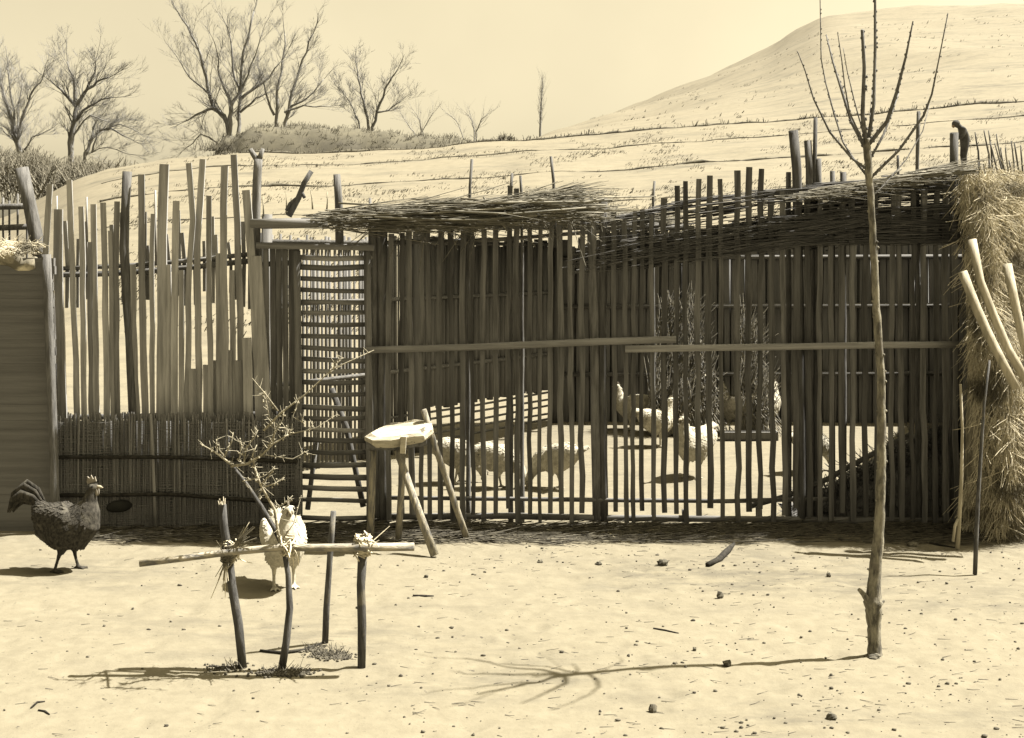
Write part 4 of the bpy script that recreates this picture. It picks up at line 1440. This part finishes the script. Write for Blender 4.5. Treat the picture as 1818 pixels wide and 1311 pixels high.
for i in range(15000):
    x = 2.85 + (R.random() ** 1.3) * 1.4
    z = R.uniform(.04, 2.3)
    y = stack_front(x, z) - R.uniform(-.03, .05)
    d = Vector((R.uniform(-.5, .5), R.uniform(-.3, .02), R.uniform(-1.5, -.1)))
    mb.straw(Vector((x, y, z)), d, R.uniform(.06, .22), R.uniform(.0015, .0036), bend=.25)
for i in range(650):     # spray of loose ends at the top
    x = 2.97 + R.random() * .9
    mb.straw(Vector((x, stack_front(x, 2.1) - .1 + R.random() * .4, 2.05 + R.uniform(-.1, .2))), Vector((R.uniform(-1.2, .6), R.uniform(-.9, .2), R.uniform(-.2, 1))), R.uniform(.06, .22), .0025, bend=.25)
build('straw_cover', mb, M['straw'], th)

for pp, r, re_, lab in (([(1709, 483, 7.12), (1735, 550, 7.06), (1752, 590, 7.0), (1770, 625, 6.95), (1804, 690, 6.84)], 8.5, 7.5, 'pale peeled pole leaning on the straw stack, the lowest of three'), ([(1726, 426, 7.16), (1740, 500, 7.1), (1768, 570, 7.04), (1790, 620, 7.0), (1835, 700, 6.9)], 7.5, 7.5, 'pale peeled pole leaning on the straw stack, the middle one of three'),
                         ([(1788, 470, 7.18), (1800, 530, 7.12), (1815, 600, 7.06), (1850, 720, 6.95)], 8, 7, 'pale peeled pole lying steeply against the straw stack, the shortest visible of three')):
    tag(build('leaning_pole', pole(pp, 7.25, r, sides=10, r_end=re_, wob=.05), M['pale_wood'], base=P(*pp[0])), lab, 'pole', 'peeled poles on the straw stack')
sa = thing('forked_stake', G(1700, 974), 'thin pale stake with a small fork at its foot, before the dark pen corner', 'stake')
build('shaft', pole([(1700, 974, 7.02), (1703, 930, 7.03), (1707, 850, 7.05), (1708, 760, 7.07), (1705, 682, 7.09)], 7.05, 4.2, r_end=2.2, sides=7, wob=.1), M['pale_wood'], sa)
build('prong', pole([(1692, 962, 7.0), (1695, 935, 7.02), (1701, 922, 7.03)], 7.02, 2.6, r_end=3, sides=6), M['pale_wood'], sa)
tag(build('thin_stake', pole([(1731, 1020, 6.45), (1733, 960, 6.46), (1736, 880, 6.5), (1742, 790, 6.52), (1747, 720, 6.54), (1757, 640, 6.56)], 6.5, 4.2, r_end=2.0, sides=7, wob=.1), M['guard'], base=G(1731, 1020)), 'thin dark-footed stake standing free in front of the straw stack', 'stake')

# pointed stakes above the stack
ps = thing('pointed_stake_fence', P(1790, 860, 8.95), 'close row of dark pointed stakes rising behind the straw stack', 'fence')
for (u0, v0, u1, v1, r) in ((1747, 232, 1756, 275, 3.2), (1755, 232, 1760, 262, 3), (1769, 238, 1780, 300, 2.6), (1757, 252, 1775, 325, 4), (1766, 255, 1778, 300, 3), (1776, 262, 1784, 310, 2.6), (1736, 285, 1745, 330, 4), (1746, 292, 1752, 330, 3.4), (1757, 285, 1762, 325, 3.2), (1785, 262, 1792, 320, 3), (1795, 250, 1800, 290, 2), (1801, 254, 1812, 330, 4.2), (1791, 285, 1799, 325, 4), (1812, 258, 1817, 310, 3.6), (1731, 235, 1737, 268, 3), (1826, 255, 1834, 320, 4), (1840, 262, 1850, 330, 4)):
    k = (u1 - u0) / (v1 - v0)
    build('stake', pole([(u0, v0), (u0 + k * 14, v0 + 14), (u1, v1), (u1 + k * 60, v1 + 240)], 8.95 + R.uniform(-.06, .06), 1.0, sides=6, r_end=r * 1.1, jit=.4), M['post'], ps)

# ------------------------------------------------------------------ the person on the hillside
Yp = 40.0
px_ = P(1711, 250, Yp).x
pz = hill_z(px_, Yp)
foot = Vector((px_, Yp, pz))
pr = thing('person', foot, 'person in dark clothes bending forward on the hillside beyond the pen', 'person')
vb, eb, rb = [], [], []


def joint(x, y, z, r, link_to=None):
    vb.append((x, y, z))
    rb.append(r * 1.12)
    if link_to is not None:
        eb.append((link_to, len(vb) - 1))
    return len(vb) - 1


pel = joint(.04, 0, .88, .16)
ch0 = joint(.06, 0, 1.05, .155, pel)
ch1 = joint(.0, 0, 1.27, .17, ch0)
nk = joint(-.13, 0, 1.42, .075, ch1)
hd0 = joint(-.19, 0, 1.47, .085, nk)
hd1 = joint(-.27, 0, 1.50, .105, hd0)
for s in (-1, 1):
    sh = joint(-.02, s * .18, 1.30, .075, ch1)
    el = joint(-.12, s * .21, 1.07, .055, sh)
    wr = joint(-.30, s * .15, .98, .04, el)
    joint(-.37, s * .14, .96, .035, wr)
    hp_ = joint(.04, s * .10, .82, .105, pel)
    kn = joint(-.01, s * .11, .46, .07, hp_)
    an = joint(.02, s * .11, .08, .048, kn)
    joint(-.13, s * .11, .035, .04, an)
me = bpy.data.meshes.new('body')
me.from_pydata(vb, eb, [])
tmp = bpy.data.objects.new('body_raw', me)
COL.objects.link(tmp)
sk = tmp.modifiers.new('s', 'SKIN')
for i, r in enumerate(rb):
    me.skin_vertices[0].data[i].radius = (r, r)
me.skin_vertices[0].data[0].use_root = True
sd = tmp.modifiers.new('d', 'SUBSURF')
sd.levels = sd.render_levels = 2
me2 = bpy.data.meshes.new_from_object(tmp.evaluated_get(bpy.context.evaluated_depsgraph_get()))
bpy.data.objects.remove(tmp)
me2.name = 'body'
me2.materials.clear()
me2.materials.append(M['clothes'])
me2.shade_smooth()
o = bpy.data.objects.new('body', me2)
link(o)
o.parent = pr
BASE[o.name] = foot
mb = MB()
mb.blob(foot + Vector((-.265, 0, 1.535)), .14, .125, .12, seg=12, rings=8, wob=.03, rot=Matrix.Rotation(-.3, 3, 'Y'))
build('hair', mb, M['clothes'], pr)
mb = MB()
mb.blob(foot + Vector((-.345, 0, 1.455)), .045, .07, .075, seg=10, rings=8, wob=.02)
mb.blob(foot + Vector((-.395, 0, 1.45)), .02, .014, .022, seg=6, rings=5, wob=.02)
build('face', mb, M['skin'], pr)

# ------------------------------------------------------------------ things lying about
for (u, v, w, h, lab) in ((1176, 1000, .045, .028, 'dark jagged clod at the sunny edge of the fence shadow'), (1278, 1058, .024, .03, 'small dark upright stone in the middle of the bare yard'), (1291, 1180, .028, .022, 'square dark lump lying on the thin line of the young tree shadow'), (1159, 1262, .024, .026, 'small pointed clod lying alone near the bottom edge'),
                          (1476, 1284, .03, .018, 'dark rough clod below the young tree, with crumbs about it'), (959, 996, .024, .013, 'flat dark stone beside the fence shadow'), (1063, 998, .028, .012, 'low flat dark chip at the edge of the fence shadow'), (757, 1024, .018, .013, 'round dark stone near the slab stand legs'), (1552, 1168, .04, .014, 'flat stone pressed against the foot of the young tree'), (1620, 967, .045, .02, 'dark clod in the straw scraps by the forked stake'), (1233, 1156, .014, .013, 'tiny dark stone just above the thin tree shadow'), (1471, 1022, .016, .02, 'small dark stone between fence and young tree')):
    g_ = G(u, v)
    w, h = w * .72, h * .8
    mb = MB()
    g_.z = ground_z(g_.x, g_.y) + h * .5
    mb.blob(g_, w, w * .8, h, seg=8, rings=6, wob=.28)
    tag(build('stone', mb, M['stone'], base=g_, smooth=False), lab, 'stone', 'loose stones and clods in the yard')
for pp, r, lab in (([(733, 1057), (752, 1056), (770, 1055)], 2.2, 'short straight stick lying in the yard beyond the tree guard'), ([(1160, 1115), (1180, 1119), (1205, 1124)], 1.6, 'thin sliver of wood lying in the middle of the yard'), ([(462, 1158), (500, 1163), (540, 1160), (572, 1148)], 3.2, 'bent dark strip laid in place of the shadow of the back guard post'), ([(1256, 1003), (1276, 994), (1292, 981), (1303, 968)], 6.0, 'curved dark strip lying on the ground before the pen'), ([(55, 1258), (66, 1250), (80, 1249)], 2.0, 'curled twig lying near the bottom corner of the yard'), ([(68, 1264), (80, 1266), (88, 1272)], 2.0, 'short twig piece lying under the curled one'), ([(1650, 963), (1670, 967), (1698, 971)], 2.2, 'thin dark twig lying at the foot of the forked stake'), ([(960, 945), (985, 938), (1012, 934)], 2.2, 'pale splinter of wood lying in the fence shadow'), ([(1076, 943), (1090, 953), (1103, 962)], 2.4, 'pale splinter slanting out of the fence shadow')):  # the bent strip stands in for the shadow cast by the guard post
    Yq = G(pp[0][0], pp[0][1]).y
    pts = []
    for (u, v) in pp:
        g_ = G(u, v)
        g_.z = ground_z(g_.x, g_.y) + r / F * Yq * .7
        pts.append(g_)
    mb = MB()
    mb.tube(pts, [r / F * Yq * k for k in ([.8] + [1.0] * (len(pts) - 2) + [.5])], sides=6)
    tag(build('twig', mb, M['pale_wood'] if 'pale' in lab else M['near_black'], base=pts[0]), lab, 'twig', 'sticks, twigs and the post shadow strip lying in the yard')  # curved strip and dark twigs share one near-black colour
# crumbs, straw bits and clods nobody could count
mb = MB()
k = 0
while k < 1400:
    v = R.uniform(975, 1330) if R.random() < .8 else R.uniform(955, 1010)
    u = R.uniform(-60, 1880)
    dens = lerp_table([(0, .16), (500, .25), (800, .55), (1300, 1.0), (1818, .7)], u) * (0.45 + 1.1 * max(0, noise.noise(Vector((u * .008, v * .014, 7))) + .25))
    if R.random() > dens:
        continue
    g_ = G(u, v)
    s = .002 + .0055 * R.random() ** 3.5
    g_.z = ground_z(g_.x, g_.y) + s * .4
    if R.random() < .68:
        mb.blob(g_, s * R.uniform(1, 1.7), s, s * R.uniform(.6, 1.1), seg=6, rings=4, wob=.3)
    else:
        a = R.uniform(-.6, .6)
        mb.straw(g_, Vector((math.cos(a), math.sin(a), .03)), R.uniform(.015, .06), .0016, bend=.1)
    k += 1
tag(build('ground_litter', mb, M['litter']), 'dark crumbs of earth and bits of straw strewn over the yard', 'litter', kind='stuff')
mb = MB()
for i in range(2600):   # dark trodden straw, spread wide to fill out the fence shadow
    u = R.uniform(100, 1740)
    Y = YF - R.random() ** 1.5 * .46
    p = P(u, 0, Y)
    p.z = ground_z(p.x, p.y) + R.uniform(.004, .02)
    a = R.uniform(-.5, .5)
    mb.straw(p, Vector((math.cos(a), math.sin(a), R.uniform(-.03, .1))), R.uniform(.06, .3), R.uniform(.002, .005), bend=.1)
tag(build('shadow_band_straw', mb, M['litter']), 'dark trodden straw added to fill out the shadow band along the foot of the fences', 'straw', kind='stuff')
mb = MB()
for (u, v, n, sx) in ((505, 1196, 520, .11), (590, 1168, 620, .07), (560, 1158, 150, .05), (400, 1186, 150, .10)):
    g_ = G(u, v)
    for i in range(n):
        q = g_ + Vector((R.gauss(0, sx * .5), R.gauss(0, .022), 0))
        q.z = ground_z(q.x, q.y)
        s = R.uniform(.002, .006)
        mb.blob(q + Vector((0, 0, s * .5)), s * 1.3, s, s, seg=6, rings=4, wob=.35)
        if R.random() < .1:
            mb.straw(q, Vector((R.uniform(-1, 1), R.uniform(-.5, .5), R.uniform(.1, .9))), R.uniform(.02, .06), .0018)
tag(build('loose_soil', mb, M['litter']), 'loose crumbled soil and dead weeds about the feet of the guard posts', 'soil', kind='stuff')

# ------------------------------------------------------------------ light, sky, camera
SUN = Vector((.60, .11, 1.0)).normalized()
sun = bpy.data.lights.new('sun', 'SUN')
sun.energy = 5.0
sun.angle = math.radians(.5)
sun.color = (1.0, .945, .875)
so = bpy.data.objects.new('sun', sun)
link(so)
so.rotation_euler = SUN.to_track_quat('Z', 'Y').to_euler()
w = bpy.data.worlds.new('World')
scene.world = w
w.use_nodes = True
nt = w.node_tree
bg = nt.nodes['Background']
sky = nt.nodes.new('ShaderNodeTexSky')
sky.sky_type = 'NISHITA'
sky.sun_disc = False
sky.sun_elevation = math.asin(SUN.z)
sky.sun_rotation = math.atan2(SUN.x, SUN.y)
sky.dust_density = 4.0
sky.air_density = 1.0
bw = nt.nodes.new('ShaderNodeRGBToBW')
mx = nt.nodes.new('ShaderNodeMixRGB')
mx.blend_type = 'MULTIPLY'
mx.inputs['Fac'].default_value = 1
mx.inputs['Color2'].default_value = (1.0, .872, .58, 1)
nt.links.new(sky.outputs[0], bw.inputs[0])
nt.links.new(bw.outputs[0], mx.inputs['Color1'])
tcw = nt.nodes.new('ShaderNodeTexCoord')
nzw = nt.nodes.new('ShaderNodeTexNoise')
nzw.inputs['Scale'].default_value = 4.0
nzw.inputs['Detail'].default_value = 5
nt.links.new(tcw.outputs['Generated'], nzw.inputs['Vector'])
mrw = nt.nodes.new('ShaderNodeMapRange')
mrw.inputs['From Min'].default_value = .3
mrw.inputs['From Max'].default_value = .7
mrw.inputs['To Min'].default_value = .93
mrw.inputs['To Max'].default_value = 1.05
nt.links.new(nzw.outputs['Fac'], mrw.inputs['Value'])
mx2 = nt.nodes.new('ShaderNodeMixRGB')
mx2.blend_type = 'MULTIPLY'
mx2.inputs['Fac'].default_value = 1
nt.links.new(mx.outputs[0], mx2.inputs['Color1'])
nt.links.new(mrw.outputs[0], mx2.inputs['Color2'])
nt.links.new(mx2.outputs[0], bg.inputs['Color'])
bg.inputs['Strength'].default_value = .069

cam = bpy.data.cameras.new('camera')
cam.sensor_width = 36
cam.lens = 36 * F / 1818
cam.shift_y = -(655.5 - HORIZ) / 1818
cam.clip_start = .05
cam.clip_end = 3000
co = bpy.data.objects.new('camera', cam)
link(co)
co.location = (0, 0, EYE)
co.rotation_euler = (math.pi / 2, 0, 0)
scene.camera = co
scene.view_settings.view_transform = 'Standard'
scene.view_settings.look = 'None'
scene.view_settings.exposure = 2.17
scene.view_settings.gamma = 1
scene.cycles.max_bounces = 6
scene.cycles.diffuse_bounces = 3
